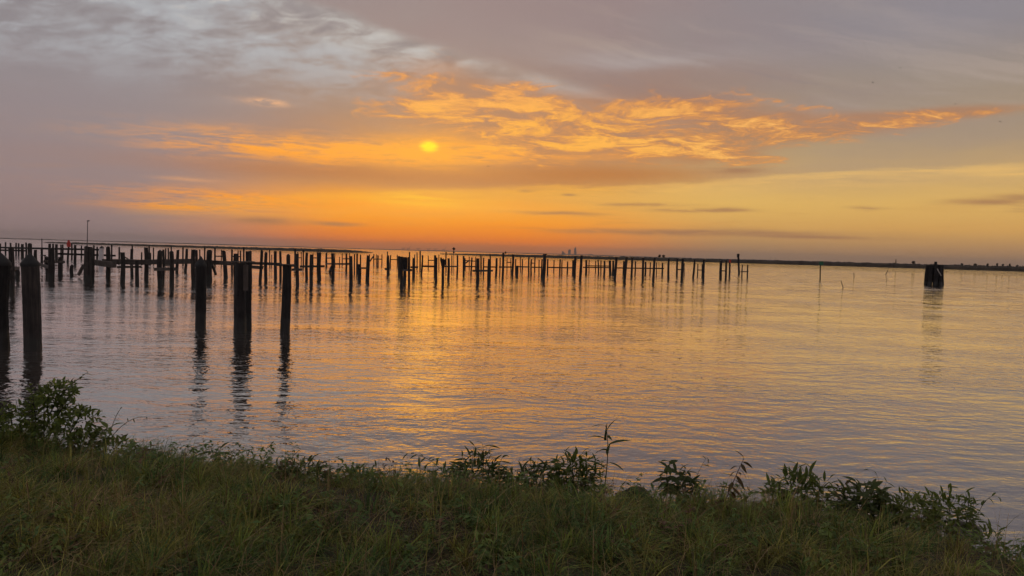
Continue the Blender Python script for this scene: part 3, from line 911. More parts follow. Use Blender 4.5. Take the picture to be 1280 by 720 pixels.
small_frames = [
    ('far pair of posts with one rung left of the capped twin piles', [(268.7, 310.0, 268.7, 331, 1.9), (276.6, 311.4, 276.6, 331, 1.0)], [(268.7, 320.2, 277.2, 320.4, 1.1, 'rail')]),
    ('far trio of posts with a short rung behind the sagging beam', [(289.6, 311.6, 289.6, 332, 1.4), (297.6, 312.0, 297.6, 332, 1.5), (300.5, 313.0, 300.5, 332, 1.6)], [(289.4, 320.6, 301.2, 320.8, 1.0, 'rail')]),
    ('far slim posts with one rung beyond the plated pile', [(372.2, 314.5, 372.2, 334, 1.1), (376.5, 315.0, 376.5, 331.5, 1.0)], [(372.0, 322.2, 377.0, 322.3, 0.9, 'rail')]),
    ('far slim posts with one rung left of the round-headed piles', [(391.4, 316.0, 391.4, 334, 1.0), (396.6, 315.2, 396.6, 334, 1.5)], [(391.0, 322.4, 397.0, 322.5, 1.0, 'rail')]),
    ('far line of four slim posts with one rail right of the forked pile', [(467.4, 317.6, 467.3, 331.5, 1.2), (470.5, 317.8, 470.5, 332, 1.0), (472.6, 318.8, 472.4, 333, 1.7), (477.4, 318.0, 477.3, 331.5, 1.1)], [(467.0, 323.8, 477.8, 324.0, 0.9, 'rail')]),
    ('far slim posts with one rung running into the boarded cluster', [(488.4, 318.0, 487.8, 334.5, 1.5), (496.5, 318.2, 496.4, 334.5, 1.0)], [(488.0, 324.4, 497.0, 324.6, 0.9, 'rail')]),
    ('far slim post pair with a high rung right of the boarded cluster', [(535.4, 319.2, 535.3, 336, 1.0), (543.2, 318.6, 543.2, 336, 1.3)], [(535.2, 325.4, 543.4, 325.6, 0.9, 'rail')]),
    ('far slim post pair with a high rung just past the strutted posts', [(586.6, 320.6, 586.5, 337.5, 1.0), (594.5, 321.0, 594.4, 337.5, 1.0)], [(582.0, 325.6, 595.0, 326.6, 0.9, 'rail')]),
    ('far post pair with a low rung behind the tall dark post', [(633.8, 322.4, 633.7, 339, 1.0), (638.6, 322.6, 638.5, 339, 1.0)], [(633.4, 327.8, 639.0, 328.0, 0.9, 'rail')]),
    ('dark stub with thin spur wedged against the sleeved pile', [(56.0, 318.0, 56.0, 331, 1.2), (52.2, 309.5, 52.2, 329, 2.6)], [(51.0, 319.0, 57.0, 319.4, 1.0, 'rail')]),
]
for lab, ps, bs in small_frames:
    frame(lab, ps, bs, 'railed_posts')
put_pile((52.4, 298.2, 52.2, 328.8, 1.0, 'flat'), name='thin_pole', label='thin pole rising above the far jetty skeleton near a stub', cat='pole')

# red triangle daymark on the far jetty
dm = (86.0, 307.0, 84.6, 328.5, 2.0, 'flat')
root = frame('red pointed daymark board on a post of the far jetty', [dm], (), 'red_daymark', 'daymark')
g = pile_geom(dm)
sc_ = g[0].y / F_PX
pts_ = [(-2.3, -8.6), (2.6, -8.6), (2.5, -4.4), (0.7, 0.0), (-0.6, 0.0), (-2.4, -5.0)]
vs = [(x * sc_, 0.0, y * sc_) for x, y in pts_] + [(x * sc_, 0.06, y * sc_) for x, y in pts_]
fs = [tuple(range(6)), tuple(reversed(range(6, 12)))] + [(k, k + 6, (k + 1) % 6 + 6, (k + 1) % 6) for k in range(6)]
o = obj('board', mesh_from('board', vs, fs, False), M_RED, root)
o.location = at_depth(85.6, 299.9, g[0].y - 0.14) - root.location

# light pole
lp = on_water(109.0, 328.0)
root = empty('light_pole', lp, 'tall thin lamp pole rising above the far jetty', 'lamp pole')
tp = at_depth(109.6, 276.2, lp.y)
o = obj('pole', pile_mesh(lp, tp, 0.055, 0.04, 'flat', 8, 3, 0.0, 1, 1.0), M_STEEL, root)
o = obj('lamp_head', beam_mesh(Vector((0, 0, 0)), Vector((0.26, 0, 0.02)), 0.12, 0.14, 1, 0), M_STEEL, root)
o.location = tp - lp + Vector((-0.06, 0, 0))

# diamond sign on a thin pole
sp = on_water(567.2, 338.5)
root = empty('warning_sign', sp, 'dark diamond sign with a small plate below on a thin pole', 'sign')
tp = at_depth(567.3, 310.0, sp.y)
obj('pole', pile_mesh(sp, tp, 0.045, 0.04, 'flat', 8, 3, 0.0, 1, 1.0), M_STEEL, root)
for nm, yc, hh in (('diamond_board', 311.0, 2.2), ('lower_plate', 315.3, 1.4)):
    h_ = hh * sp.y / F_PX
    k4 = [(0, -h_), (h_, 0), (0, h_), (-h_, 0)]
    vs = [(x, 0, z) for x, z in k4] + [(x, 0.03, z) for x, z in k4]
    o = obj(nm, mesh_from(nm, vs, [(0, 1, 2, 3), (7, 6, 5, 4)] + [(k, k + 4, (k + 1) % 4 + 4, (k + 1) % 4) for k in range(4)], False), M_WOOD_DARK, root)
    o.location = at_depth(567.3, yc, sp.y - 0.07) - sp

# green square daymark
gp = (1025.7, 328.0, 1025.2, 349.2, 1.3, 'flat')
root = frame('green square daymark on a slender post in open water', [gp], (), 'green_daymark', 'daymark', M_WOOD_DARK)
g = pile_geom(gp)
s_ = 4.9 * g[0].y / F_PX
o = obj('board', beam_mesh(Vector((0, 0, 0)), Vector((s_, 0, 0)), s_, 0.05, 2, 0), M_GREEN, root)
o.location = at_depth(1024.2, 328.9, g[0].y - 0.12) - root.location
# stakes leaning in the shallows
for xt, yt, xb, yb, lab in ((1051.2, 350.6, 1054.0, 359.8, 'hair-thin stake leaning left in open water'), (1109.7, 338.2, 1107.0, 343.6, 'short stake leaning right out of the water near the marsh'),
                            (1067.3, 341.2, 1067.6, 346.4, 'tiny upright stake beyond the green daymark')):
    put_pile((xt, yt, xb, yb, 0.7, 'flat'), name='leaning_stake', label=lab, cat='stake')

# ------------------------------------------------------------------ dolphin: pile cluster on its own at the right
bc = on_water(1171.0, 356.3)
k_ = bc.y / F_PX
root = empty('pile_dolphin', (bc.x, bc.y + 0.7, 0), 'squat black dolphin of clustered piles standing alone in open water', 'dolphin')
rg = random.Random(12)
for row, (n_, rad) in enumerate(((9, 0.74), (1, 0.12))):
    for i in range(n_):
        a_ = 2 * math.pi * i / n_ + 0.2
        px_, py_ = math.cos(a_) * rad, math.sin(a_) * rad
        bq = Vector((px_ * 1.16, py_ * 1.16, 0)); h_ = 2.42 + rg.uniform(-0.05, 0.05)
        tip_ = 'flat'
        if row == 1:
            h_ = 2.86
        tq = Vector((px_ * 1.0, py_ * 1.0, h_))
        r_ = 0.27 if row == 0 else 0.17
        o = obj('pile', pile_mesh(bq, tq, r_, r_ * 0.95, tip_, 10, 5, 0.06, 300 + i + 20 * row), M_WOOD_DARK, root)
        o.location = bq
for zz_ in (1.15, 2.05):                                   # wire lashings round the cluster
    vs, fs = [], []
    for k in range(24):
        a_ = 2 * math.pi * k / 24
        for r_, dz_ in ((1.03, -0.04), (1.07, 0.0), (1.03, 0.04)):
            vs.append((r_ * math.cos(a_), r_ * math.sin(a_), zz_ + dz_))
    for k in range(24):
        b_, c_ = k * 3, ((k + 1) % 24) * 3
        fs += [(b_, c_, c_ + 1, b_ + 1), (b_ + 1, c_ + 1, c_ + 2, b_ + 2)]
    obj('lashing', mesh_from('lashing', vs, fs), M_WOOD_DARK, root)
vs, fs = [], []                                            # pale chafed rope hanging on the near face
for k in range(13):
    t = k / 12
    c0 = Vector((-0.24 + 0.52 * t, -1.06 - 0.05 * math.sin(t * 3.1), 2.0 - 0.85 * t ** 0.8))
    for j in range(5):
        a_ = 2 * math.pi * j / 5
        rr = 0.035 * (1.0 + 0.35 * (k % 2))
        vs.append(tuple(c0 + Vector((math.cos(a_) * rr, math.sin(a_) * rr, 0.3 * rr * math.cos(a_)))))
for k in range(12):
    for j in range(5):
        fs.append((k * 5 + j, k * 5 + (j + 1) % 5, (k + 1) * 5 + (j + 1) % 5, (k + 1) * 5 + j))
obj('rope', mesh_from('rope', vs, fs), M_ROPE, root)
# ------------------------------------------------------------------ far land
def dull(name, color, scale=0.2):
    return plain(name, color, 1.0, 0.35, scale)


M_MARSH = dull('marsh_scrub', (0.050, 0.038, 0.026), 0.15)
M_FAR = dull('far_woods', (0.035, 0.036, 0.034), 0.002)
M_CITY = dull('tower_stone', (0.14, 0.13, 0.13), 0.05)


def strip(name, stations, depth, mat, bump, seed, label=None):
    """low land: stations (x_px, y_waterline_px, height_m); the waterline pixel sets its distance"""
    rg = random.Random(seed)
    xs = [s[0] for s in stations]
    vs, fs = [], []
    n_ = 0
    x = xs[0]
    step = 0.8
    while x <= xs[-1] + 1e-6:
        yb = float(np.interp(x, xs, [s[1] for s in stations])); h = float(np.interp(x, xs, [s[2] for s in stations]))
        b = on_water(x, yb)
        d = Vector((b.x, b.y, 0)).normalized()
        hh = h * (1 + bump * (0.7 * math.sin(x * 0.31 + seed) * math.sin(x * 0.083) + 0.8 * rg.uniform(-1, 1) + 1.6 * max(0.0, math.sin(x * 0.57 + 2.0 * math.sin(x * 0.11)) - 0.75)))
        for off, z in ((-2.0, -0.5), (0.0, 0.02), (1.5, hh * 0.55), (5.0, hh), (depth * 0.5, hh * (1 + 0.2 * rg.uniform(-1, 1))), (depth, hh * 0.6), (depth + 4, -0.5)):
            v = b + d * off
            vs.append((v.x, v.y, z))
        n_ += 1
        x += step
    for i in range(n_ - 1):
        for k in range(6):
            fs.append((i * 7 + k, (i + 1) * 7 + k, (i + 1) * 7 + k + 1, i * 7 + k + 1))
    return obj(name, mesh_from(name, vs, fs, False), mat, kind='structure')


def wl(x, dist):
    """pixel row of the waterline at a given distance"""
    return hor(x) + EYE * F_PX / dist


strip('marsh_spit', [(54, wl(54, 760), 0.25), (62, wl(62, 640), 0.75), (100, wl(100, 560), 1.15), (230, wl(230, 520), 1.3), (330, wl(330, 480), 1.5), (400, wl(400, 455), 1.75), (440, wl(440, 470), 1.5), (456, wl(456, 500), 0.8), (466, wl(466, 540), 0.15)],
      60, M_MARSH, 0.10, 3)
strip('marsh_shore', [(550, wl(550, 620), 0.25), (565, wl(565, 600), 0.7), (640, wl(640, 540), 1.5), (700, wl(700, 520), 1.8), (800, wl(800, 540), 2.2), (900, wl(900, 570), 2.5), (1000, wl(1000, 560), 2.8),
                      (1140, wl(1140, 530), 3.0), (1280, wl(1280, 505), 3.3), (1500, wl(1500, 480), 3.5), (1900, wl(1900, 470), 3.5)], 140, M_MARSH, 0.10, 5)


def far_shore(name, az0, az1, dist, h, seed):
    rg = random.Random(seed)
    vs, fs = [], []
    n_ = 400
    for i in range(n_):
        a = math.radians(az0 + (az1 - az0) * i / (n_ - 1))
        hh = h * (0.75 + 0.25 * math.sin(i * 0.13 + seed) * math.sin(i * 0.05) + 0.16 * rg.uniform(-1, 1))
        for r, z in ((dist - 5, -1.0), (dist, 0.0), (dist + 15, hh), (dist + 600, hh * 1.05), (dist + 700, -1)):
            vs.append((math.sin(a) * r, math.cos(a) * r, z))
    for i in range(n_ - 1):
        for k in range(4):
            fs.append((i * 5 + k, (i + 1) * 5 + k, (i + 1) * 5 + k + 1, i * 5 + k + 1))
    return obj(name, mesh_from(name, vs, fs, False), M_FAR, kind='structure')


far_shore('far_shore', -75.0, 75.0, 21500.0, 26.0, 2)


# ------------------------------------------------------------------ shrubs and trees on the marsh
def leaf_cloud(n_, blobs, size, seed, flat=0.0):
    """n leaf faces spread through soft ellipsoids; blobs: (centre, radii)"""
    rg = np.random.default_rng(seed)
    vs, fs = [], []
    for i in range(n_):
        c, r = blobs[i % len(blobs)]
        d = rg.normal(size=3); d /= np.linalg.norm(d)
        rad = rg.uniform(0.35, 1.0) ** 0.6
        p = np.array(c) + d * rad * np.array(r)
        a = rg.normal(size=3); a /= np.linalg.norm(a)
        b = np.cross(a, rg.normal(size=3)); b /= np.linalg.norm(b)
        s = size * rg.uniform(0.6, 1.4)
        k = len(vs)
        vs += [tuple(p - a * s), tuple(p + b * s * 0.45), tuple(p + a * s), tuple(p - b * s * 0.45)]
        fs.append((k, k + 1, k + 2, k + 3))
    return mesh_from('foliage', vs, fs, False)


M_TREE = dull('marsh_tree', (0.045, 0.040, 0.026), 0.8)
tree_px = [(1119.5, 4.6, 1.6, 'pointed conical tree standing on the marsh shore'), (1141.5, 3.2, 3.2, 'broad rounded bush on the marsh before the dolphin'),
           (1202, 1.8, 3.0, 'low bush on the marsh just behind the dolphin'), (1219, 1.8, 3.5, 'flat spreading thicket on the marsh past the dolphin'), (1234, 2.4, 2.2, 'small rounded tree on the marsh, first of a broken row'),
           (1246, 2.8, 2.2, 'tallest tree of the broken row on the marsh'), (1253, 2.4, 2.6, 'dense tree in the middle of the broken row'), (1262, 2.6, 2.0, 'peaked tree near the end of the broken row'), (1271, 1.9, 2.4, 'low tree ending the broken row on the marsh'),
           (824, 3.4, 3.0, 'round-topped trees clump on the marsh behind the dock rails'), (829, 2.6, 3.4, 'lower scrub clump leaning on the round-topped trees'), (632, 2.2, 1.8, 'tiny scrub tuft near the thin tip of the marsh')]
for i, (x, hpx, wpx, lab) in enumerate(tree_px):
    g = on_water(x, wl(x, 560))
    d = Vector((g.x, g.y, 0)).normalized()
    g = g + d * 20
    gz = float(np.interp(x, [550, 640, 900, 1280], [0.5, 1.5, 2.5, 3.3])) * 0.8
    s = g.y / F_PX
    h, w_ = hpx * s + 1.0, wpx * s
    root = empty('marsh_tree', (g.x, g.y, gz), lab, 'tree', 'trees and scrub on the marsh shore')
    obj('trunk', pile_mesh(Vector((0, 0, 0)), Vector((0.05, 0, h * 0.5)), 0.10, 0.05, 'flat', 6, 3, 0.1, i, 0.3), M_WOOD_DARK, root)
    rg = random.Random(i)
    bl = [((rg.uniform(-.4, .4) * w_ * .5, rg.uniform(-.3, .3) * w_ * .5, h * (0.35 + 0.5 * rg.random())), (w_ * 0.45, w_ * 0.45, h * 0.26)) for _ in range(6)]
    if 'conical' in lab:
        bl = [((0, 0, h * t), (w_ * 0.5 * (1.05 - t), w_ * 0.5 * (1.05 - t), h * 0.12)) for t in (0.25, 0.4, 0.55, 0.7, 0.85)]
    obj('crown', leaf_cloud(320, bl, 0.30, i), M_TREE, root)

# ------------------------------------------------------------------ skyline far across the bay
def prism(w_, d_, z0, z1, taper=1.0):
    a, b = w_ / 2, d_ / 2
    vs = [(-a, -b, z0), (a, -b, z0), (a, b, z0), (-a, b, z0)] + [(x * taper, y * taper, z1) for x, y in ((-a, -b), (a, -b), (a, b), (-a, b))]
    return mesh_from('block', vs, [(3, 2, 1, 0), (4, 5, 6, 7), (0, 1, 5, 4), (1, 2, 6, 5), (2, 3, 7, 6), (3, 0, 4, 7)], False)


def tower(x, parts, lab, dist=20000.0):
    d = ray(x, hor(x)); k = dist / math.hypot(d.x, d.y)
    root = empty('city_tower', (d.x * k, d.y * k, 0), lab, 'tower', 'city skyline across the bay')
    for nm, w_, z0, z1, tp, ox in parts:
        o = obj(nm, prism(w_, w_, z0, z1, tp), M_CITY, root)
        o.location.x = ox
    return root


tower(718.9, [('shaft', 58, 0, 150, 1.0, 0), ('upper_shaft', 44, 150, 188, 0.8, 0), ('crown', 34, 188, 206, 0.25, 0), ('spire', 6, 206, 232, 0.2, 0)], 'tallest hazy tower with a tapering spire on the far skyline')
tower(711.6, [('shaft', 62, 0, 136, 1.0, 0), ('parapet', 44, 136, 142, 1.0, 0)], 'plain slab tower between its two neighbours on the far skyline')
tower(703.8, [('shaft', 62, 0, 72, 1.0, 0), ('upper_block', 34, 72, 98, 0.85, -10), ('low_wing', 40, 0, 46, 1.0, 45)], 'stepped shorter tower beside the slab on the far skyline')
tower(738.0, [('shaft', 120, 0, 34, 1.0, 0), ('roof_block', 40, 34, 42, 1.0, 20)], 'low broad block right of the spire on the far skyline')


def crane(x, boom, lab, dist=14500.0, s=1.0):
    d = ray(x, hor(x)); k = dist / math.hypot(d.x, d.y)
    root = empty('harbour_crane', (d.x * k, d.y * k, 0), lab, 'crane', 'harbour cranes across the bay')
    for sx in (-1, 1):
        for sy in (-1, 1):
            obj('leg', beam_mesh(Vector((sx * 13 * s, sy * 9 * s, 0)), Vector((sx * 11 * s, sy * 9 * s, 44 * s)), 3.4, 3.4, 1, 0), M_CITY, root).location = (sx * 13 * s, sy * 9 * s, 0)
    o = obj('girder', beam_mesh(Vector((-34 * s, 0, 42 * s)), Vector((30 * s, 0, 42 * s)), 5, 6, 2, 0), M_CITY, root); o.location = (-34 * s, 0, 42 * s)
    a, b = Vector((14 * s, 0, 44 * s)), Vector((14 * s + boom[0], 0, 44 * s + boom[1]))
    o = obj('boom', beam_mesh(a, b, 4, 5, 3, 0), M_CITY, root); o.location = a
    return root


crane(504.0, (40, 4), 'crane with level boom, at the end of the harbour row')
crane(510.5, (34, 46), 'crane with a steep raised boom next to the end one')
crane(522.5, (44, 5), 'crane standing apart in the middle of the harbour row')
crane(535.5, (40, 3), 'crane with level boom past the gap in the harbour row')
crane(543.8, (38, 6), 'crane close beside another level-boomed one')
crane(554.5, (40, 44), 'crane with raised boom just before the diamond sign')
for x, lab in ((962.8, 'hair-thin radio mast beyond the marsh, one of a spaced pair'), (969.5, 'hair-thin radio mast beyond the marsh, taller of the pair'), (856.0, 'single thin mast above the marsh behind the rails')):
    d = ray(x, hor(x)); k = 9000.0 / math.hypot(d.x, d.y)
    obj('radio_mast', pile_mesh(Vector((0, 0, 0)), Vector((0, 0, 42.0)), 1.6, 1.0, 'flat', 6, 3, 0, 1, 1.0), M_CITY, None, lab, 'mast').location = (d.x * k, d.y * k, 0)

# ------------------------------------------------------------------ birds
M_BIRD = plain('dark_bird', (0.03, 0.028, 0.03), 0.9)
for i, (x, y, dep, lab) in enumerate(((885, 24, 150, 'lone dark bird high under the mauve cloud'), (1125, 85, 150, 'dark bird gliding above another over the right water'), (1091, 103, 160, 'dark bird gliding just below another over the water'),
                                      (1250, 152, 150, 'dark bird flying low beside the golden cloud tail'), (1194, 130, 200, 'tiny dark bird over the golden cloud tail'), (610, 208, 180, 'tiny dark bird beneath the veiled sun'))):
    p0 = at_depth(x, y, dep)
    root = empty('bird', p0, lab, 'bird', 'birds over the bay')
    bm_ = bmesh.new()
    bmesh.ops.create_uvsphere(bm_, u_segments=8, v_segments=6, radius=0.5)
    bmesh.ops.scale(bm_, vec=(0.36, 0.14, 0.12), verts=bm_.verts)
    me = bpy.data.meshes.new('body'); bm_.to_mesh(me); bm_.free()
    obj('body', me, M_BIRD, root)
    for sgn in (-1, 1):
        vs = [(0.06, 0, 0.02), (-0.07, 0, 0.02), (0.02, sgn * 0.25, 0.12), (-0.06, sgn * 0.24, 0.11), (-0.10, sgn * 0.48, 0.06)]
        obj('wing', mesh_from('wing', vs, [(0, 2, 3, 1), (2, 4, 3)], False), M_BIRD, root)
    root.rotation_euler = (0, 0, 1.2 + 0.5 * i)

# ------------------------------------------------------------------ evening haze over the bay
M_HAZE, n, out = material('evening_haze')
pv = n.new('ShaderNodeVolumePrincipled')
pv.inputs['Color'].default_value = (0.82, 0.76, 0.72, 1.0)
pv.inputs['Density'].default_value = 3.3e-5
pv.inputs['Anisotropy'].default_value = 0.35
n.t.links.new(pv.outputs[0], out.inputs['Volume'])
hz = obj('haze', prism(56000.0, 56000.0, -2.0, 245.0), M_HAZE, kind='stuff')
hz['label'] = 'thin evening haze over the whole bay'
# ------------------------------------------------------------------ near bank
EDGE_PX = [-900, -500, -200, 0, 130, 300, 450, 640, 850, 1000, 1150, 1230, 1280, 1500, 2000, 2600]
EDGE_Y = [8.6, 8.2, 7.6, 7.2, 6.7, 6.4, 6.15, 6.0, 5.8, 5.65, 5.45, 5.1, 4.85, 4.2, 3.2, 2.4]
EDGE_X = [(x - 640) / F_PX * y for x, y in zip(EDGE_PX, EDGE_Y)]


def edge_y(X):
    return np.interp(X, EDGE_X, EDGE_Y)


def vnoise(x, y, seed=0):
    """cheap smooth noise from a few sines"""
    r = np.random.default_rng(seed)
    s = 0.0
    for k in range(6):
        a, b, c = r.uniform(0, 6.28), r.uniform(0.6, 1.4), r.uniform(0, 6.28)
        f = b * (0.9 + k * 0.55)
        s = s + np.sin((x * math.cos(a) + y * math.sin(a)) * f * 2.0 + c) / (1 + 0.45 * k)
    return s / 3.0


def ground_z(X, Y):
    s = edge_y(X) - Y
    z = np.interp(s, [-3.0, -0.9, -0.45, 0.0, 0.5, 1.3, 3.0, 6.0, 40.0], [-0.9, -0.35, 0.06, 0.43, 0.60, 0.695, 0.755, 0.78, 0.9])
    return z + 0.035 * vnoise(X, Y, 3) * np.clip(s + 0.6, 0, 1)


M_SOIL, n, out = material('bank_soil')
tcx = n.new('ShaderNodeTexCoord')
k1 = n.noise(tcx.outputs['Object'], 3.0, 5.0, 0.6)
k2 = n.noise(tcx.outputs['Object'], 30.0, 4.0, 0.7)
col = n.mix(n.ss(n.add(n.mul(k1, 0.6), n.mul(k2, 0.4)), 0.38, 0.62), (0.030, 0.022, 0.014), (0.060, 0.055, 0.022))
p = principled(n, out, col, 0.95)
b = n.new('ShaderNodeBump'); b.inputs['Distance'].default_value = 0.03; n.put(b.inputs['Height'], k2)
n.t.links.new(b.outputs[0], p.inputs['Normal'])
gx = np.concatenate([np.linspace(-60, -9, 12), np.arange(-8.5, 8.6, 0.14), np.linspace(9, 60, 12)])
gt = np.concatenate([np.linspace(-2.6, -1.0, 5), np.arange(-0.9, 4.6, 0.11), np.linspace(5, 60, 20)])   # distance inland from the edge
vs = []
for x in gx:
    ye = float(edge_y(x))
    for t in gt:
        y = ye - t
        vs.append((x, y, float(ground_z(x, y))))
ny = len(gt)
fs = [(i * ny + j, i * ny + j + 1, (i + 1) * ny + j + 1, (i + 1) * ny + j) for i in range(len(gx) - 1) for j in range(ny - 1)]
obj('bank_ground', mesh_from('bank_ground', vs, fs), M_SOIL, kind='structure')


# ------------------------------------------------------------------ grass
def leafy(name, attr=True, color=(0.1, 0.12, 0.03), trans=0.35, rough=0.7, vary=0.35):
    mt, n, out = material(name)
    if attr:
        at = n.new('ShaderNodeAttribute', attribute_name='tint')
        col = at.outputs['Color']
    else:
        oi = n.new('ShaderNodeObjectInfo')
        lo = tuple(c * (1 - vary) for c in color); hi = (color[0] * (1 + vary), color[1] * (1 + vary * 0.8), color[2] * (1 + vary * 0.6))
        tcx = n.new('ShaderNodeTexCoord')
        kk = n.noise(n.v('ADD', tcx.outputs['Object'], n.xyz(n.mul(oi.outputs['Random'], 9.0), 0.0, 0.0)), 12.0, 3.0, 0.6)
        col = n.mix(n.add(n.mul(oi.outputs['Random'], 0.65), n.mul(kk, 0.35)), lo, hi)
    pr = n.new('ShaderNodeBsdfPrincipled')
    n.put(pr.inputs['Base Color'], col)
    pr.inputs['Roughness'].default_value = rough
    pr.inputs['Specular IOR Level'].default_value = 0.25
    tr = n.new('ShaderNodeBsdfTranslucent')
    n.put(tr.inputs['Color'], n.mix(1.0, col, (1.0, 0.95, 0.55), 'MULTIPLY'))
    mx = n.new('ShaderNodeMixShader')
    mx.inputs[0].default_value = trans
    n.t.links.new(pr.outputs[0], mx.inputs[1]); n.t.links.new(tr.outputs[0], mx.inputs[2])
    n.t.links.new(mx.outputs[0], out.inputs[0])
    return mt


M_GRASS = leafy('meadow_grass')


def tri_mesh(name, V, T, tint=None):
    me = bpy.data.meshes.new(name)
    me.vertices.add(len(V)); me.vertices.foreach_set('co', V.astype(np.float32).ravel())
    me.loops.add(T.size); me.loops.foreach_set('vertex_index', T.astype(np.int32).ravel())
    me.polygons.add(len(T))
    me.polygons.foreach_set('loop_start', np.arange(0, T.size, 3, dtype=np.int32))
    me.polygons.foreach_set('use_smooth', np.ones(len(T), dtype=bool))
    me.update(calc_edges=True)
    if tint is not None:
        at = me.color_attributes.new('tint', 'FLOAT_COLOR', 'POINT')
        at.data.foreach_set('color', np.concatenate([tint, np.ones((len(tint), 1))], 1).astype(np.float32).ravel())
    return me


def blades(X, Y, h, lean, width, az_, tint, zoff=0.0):
    n_ = len(X)
    Z = ground_z(X, Y) - 0.02 + zoff
    root = np.stack([X, Y, Z], 1)
    d = np.stack([np.cos(az_), np.sin(az_), np.zeros(n_)], 1)
    sd_ = np.stack([-np.sin(az_ + 0.6), np.cos(az_ + 0.6), np.zeros(n_)], 1)
    ts = np.array([0.0, 0.38, 0.72, 1.0]); ws = np.array([1.0, 0.85, 0.55, 0.0])
    V = np.zeros((n_, 7, 3)); C = np.zeros((n_, 7, 3))
    for i, (t, w_) in enumerate(zip(ts, ws)):
        p_ = root + d * (h * lean * t ** 2)[:, None]
        p_[:, 2] += h * (t - 0.42 * np.minimum(lean, 1.4) * t ** 2)
        tipc = tint * (1 + 0.25 * t)
        if i < 3:
            V[:, 2 * i] = p_ - sd_ * (width * w_ * 0.5)[:, None]
            V[:, 2 * i + 1] = p_ + sd_ * (width * w_ * 0.5)[:, None]
            C[:, 2 * i] = C[:, 2 * i + 1] = tipc
        else:
            V[:, 6] = p_; C[:, 6] = tipc
    tri = np.array([[0, 1, 3], [0, 3, 2], [2, 3, 5], [2, 5, 4], [4, 5, 6]])
    T = (np.arange(n_)[:, None, None] * 7 + tri[None]).reshape(-1, 3)
    return V.reshape(-1, 3), T, C.reshape(-1, 3)


green = np.array([0.125, 0.156, 0.033]); olive = np.array([0.190, 0.180, 0.048]); deep = np.array([0.058, 0.100, 0.030]); dry = np.array([0.27, 0.19, 0.10]); brown = np.array([0.13, 0.075, 0.045])


def pick_spots(n_, y0, y1, thr, seed, f=1.4):
    Yc = RNG.uniform(y0, y1, n_ * 5); Xc = RNG.uniform(-1, 1, n_ * 5) * (0.72 * Yc + 1.5)
    ok = (edge_y(Xc) - Yc > -0.36) & (vnoise(Xc * f, Yc * f, seed) + 0.6 * vnoise(Xc * 3.7, Yc * 3.7, seed + 1) + RNG.normal(0, 0.18, len(Xc)) > thr)
    return Xc[ok][:n_], Yc[ok][:n_]


# tussocks: every clump has its own height, lean and colour
TX, TY = pick_spots(2300, 2.7, 9.0, -0.25, 11)
nt = len(TX)
per = RNG.integers(18, 70, nt)
ti = np.repeat(np.arange(nt), per)
nb = len(ti)
t_s = edge_y(TX) - TY
t_h = np.clip(0.155 + 0.07 * vnoise(TX, TY, 21) + 0.035 * np.exp(-((t_s - 0.1) / 0.45) ** 2) + RNG.normal(0, 0.06, nt), 0.05, 0.40)
t_r = RNG.uniform(0.02, 0.085, nt)
t_az = RNG.uniform(0, 6.28, nt)
t_kind = RNG.uniform(0, 1, nt) + 0.35 * vnoise(TX * 0.9, TY * 1.3, 51)
t_tint = np.where((t_kind < 0.32)[:, None], deep, np.where((t_kind < 0.66)[:, None], green, np.where((t_kind < 1.02)[:, None], olive, np.where((t_kind < 1.16)[:, None], dry * 0.8, brown * 1.2))))
t_tint = t_tint * RNG.uniform(0.85, 1.75, nt)[:, None]
ra = RNG.uniform(0, 6.28, nb); rr = np.sqrt(RNG.uniform(0, 1, nb))
X = TX[ti] + np.cos(ra) * rr * t_r[ti]; Y = TY[ti] + np.sin(ra) * rr * t_r[ti]
h = t_h[ti] * RNG.uniform(0.45, 1.3, nb)
lean = np.clip(0.25 + 0.85 * rr + RNG.normal(0.1, 0.4, nb), 0.02, 2.2)
azb = np.where(RNG.uniform(0, 1, nb) < 0.65, ra + RNG.normal(0, 0.5, nb), t_az[ti] + RNG.normal(0, 0.6, nb))
tint = t_tint[ti] * (0.6 + 0.9 * RNG.uniform(0, 1, nb) ** 1.4)[:, None]
r = RNG.uniform(0, 1, nb)
tint = np.where((r < 0.08)[:, None], dry * RNG.uniform(0.5, 1.2, nb)[:, None], tint)
tint = np.where((r > 0.95)[:, None], brown, tint)
wdt = RNG.uniform(0.0028, 0.0075, nb) * RNG.uniform(0.7, 1.5, nt)[ti]
V1, T1, C1 = blades(X, Y, h, lean, wdt, azb, tint)
# low dead thatch between the tussocks
nf = 42000
Y = RNG.uniform(2.7, 9.0, nf * 2); X = RNG.uniform(-1, 1, nf * 2) * (0.72 * Y + 1.5)
ok = edge_y(X) - Y > -0.4
X, Y = X[ok][:nf], Y[ok][:nf]; nf = len(X)
r = RNG.uniform(0, 1, nf)
tint = np.where((r < 0.40)[:, None], brown, np.where((r < 0.55)[:, None], dry * 0.7, np.where((r < 0.8)[:, None], deep, green))) * RNG.uniform(0.35, 0.95, nf)[:, None]
V2, T2, C2 = blades(X, Y, RNG.uniform(0.04, 0.13, nf), np.abs(RNG.normal(1.3, 0.7, nf)), RNG.uniform(0.0025, 0.006, nf), RNG.uniform(0, 6.28, nf), tint)
obj('bank_grass', tri_mesh('bank_grass', np.concatenate([V1, V2]), np.concatenate([T1, T2 + len(V1)]), np.concatenate([C1, C2])), M_GRASS, None,
    'tangled olive green grass covering the near bank', 'grass', kind='stuff')

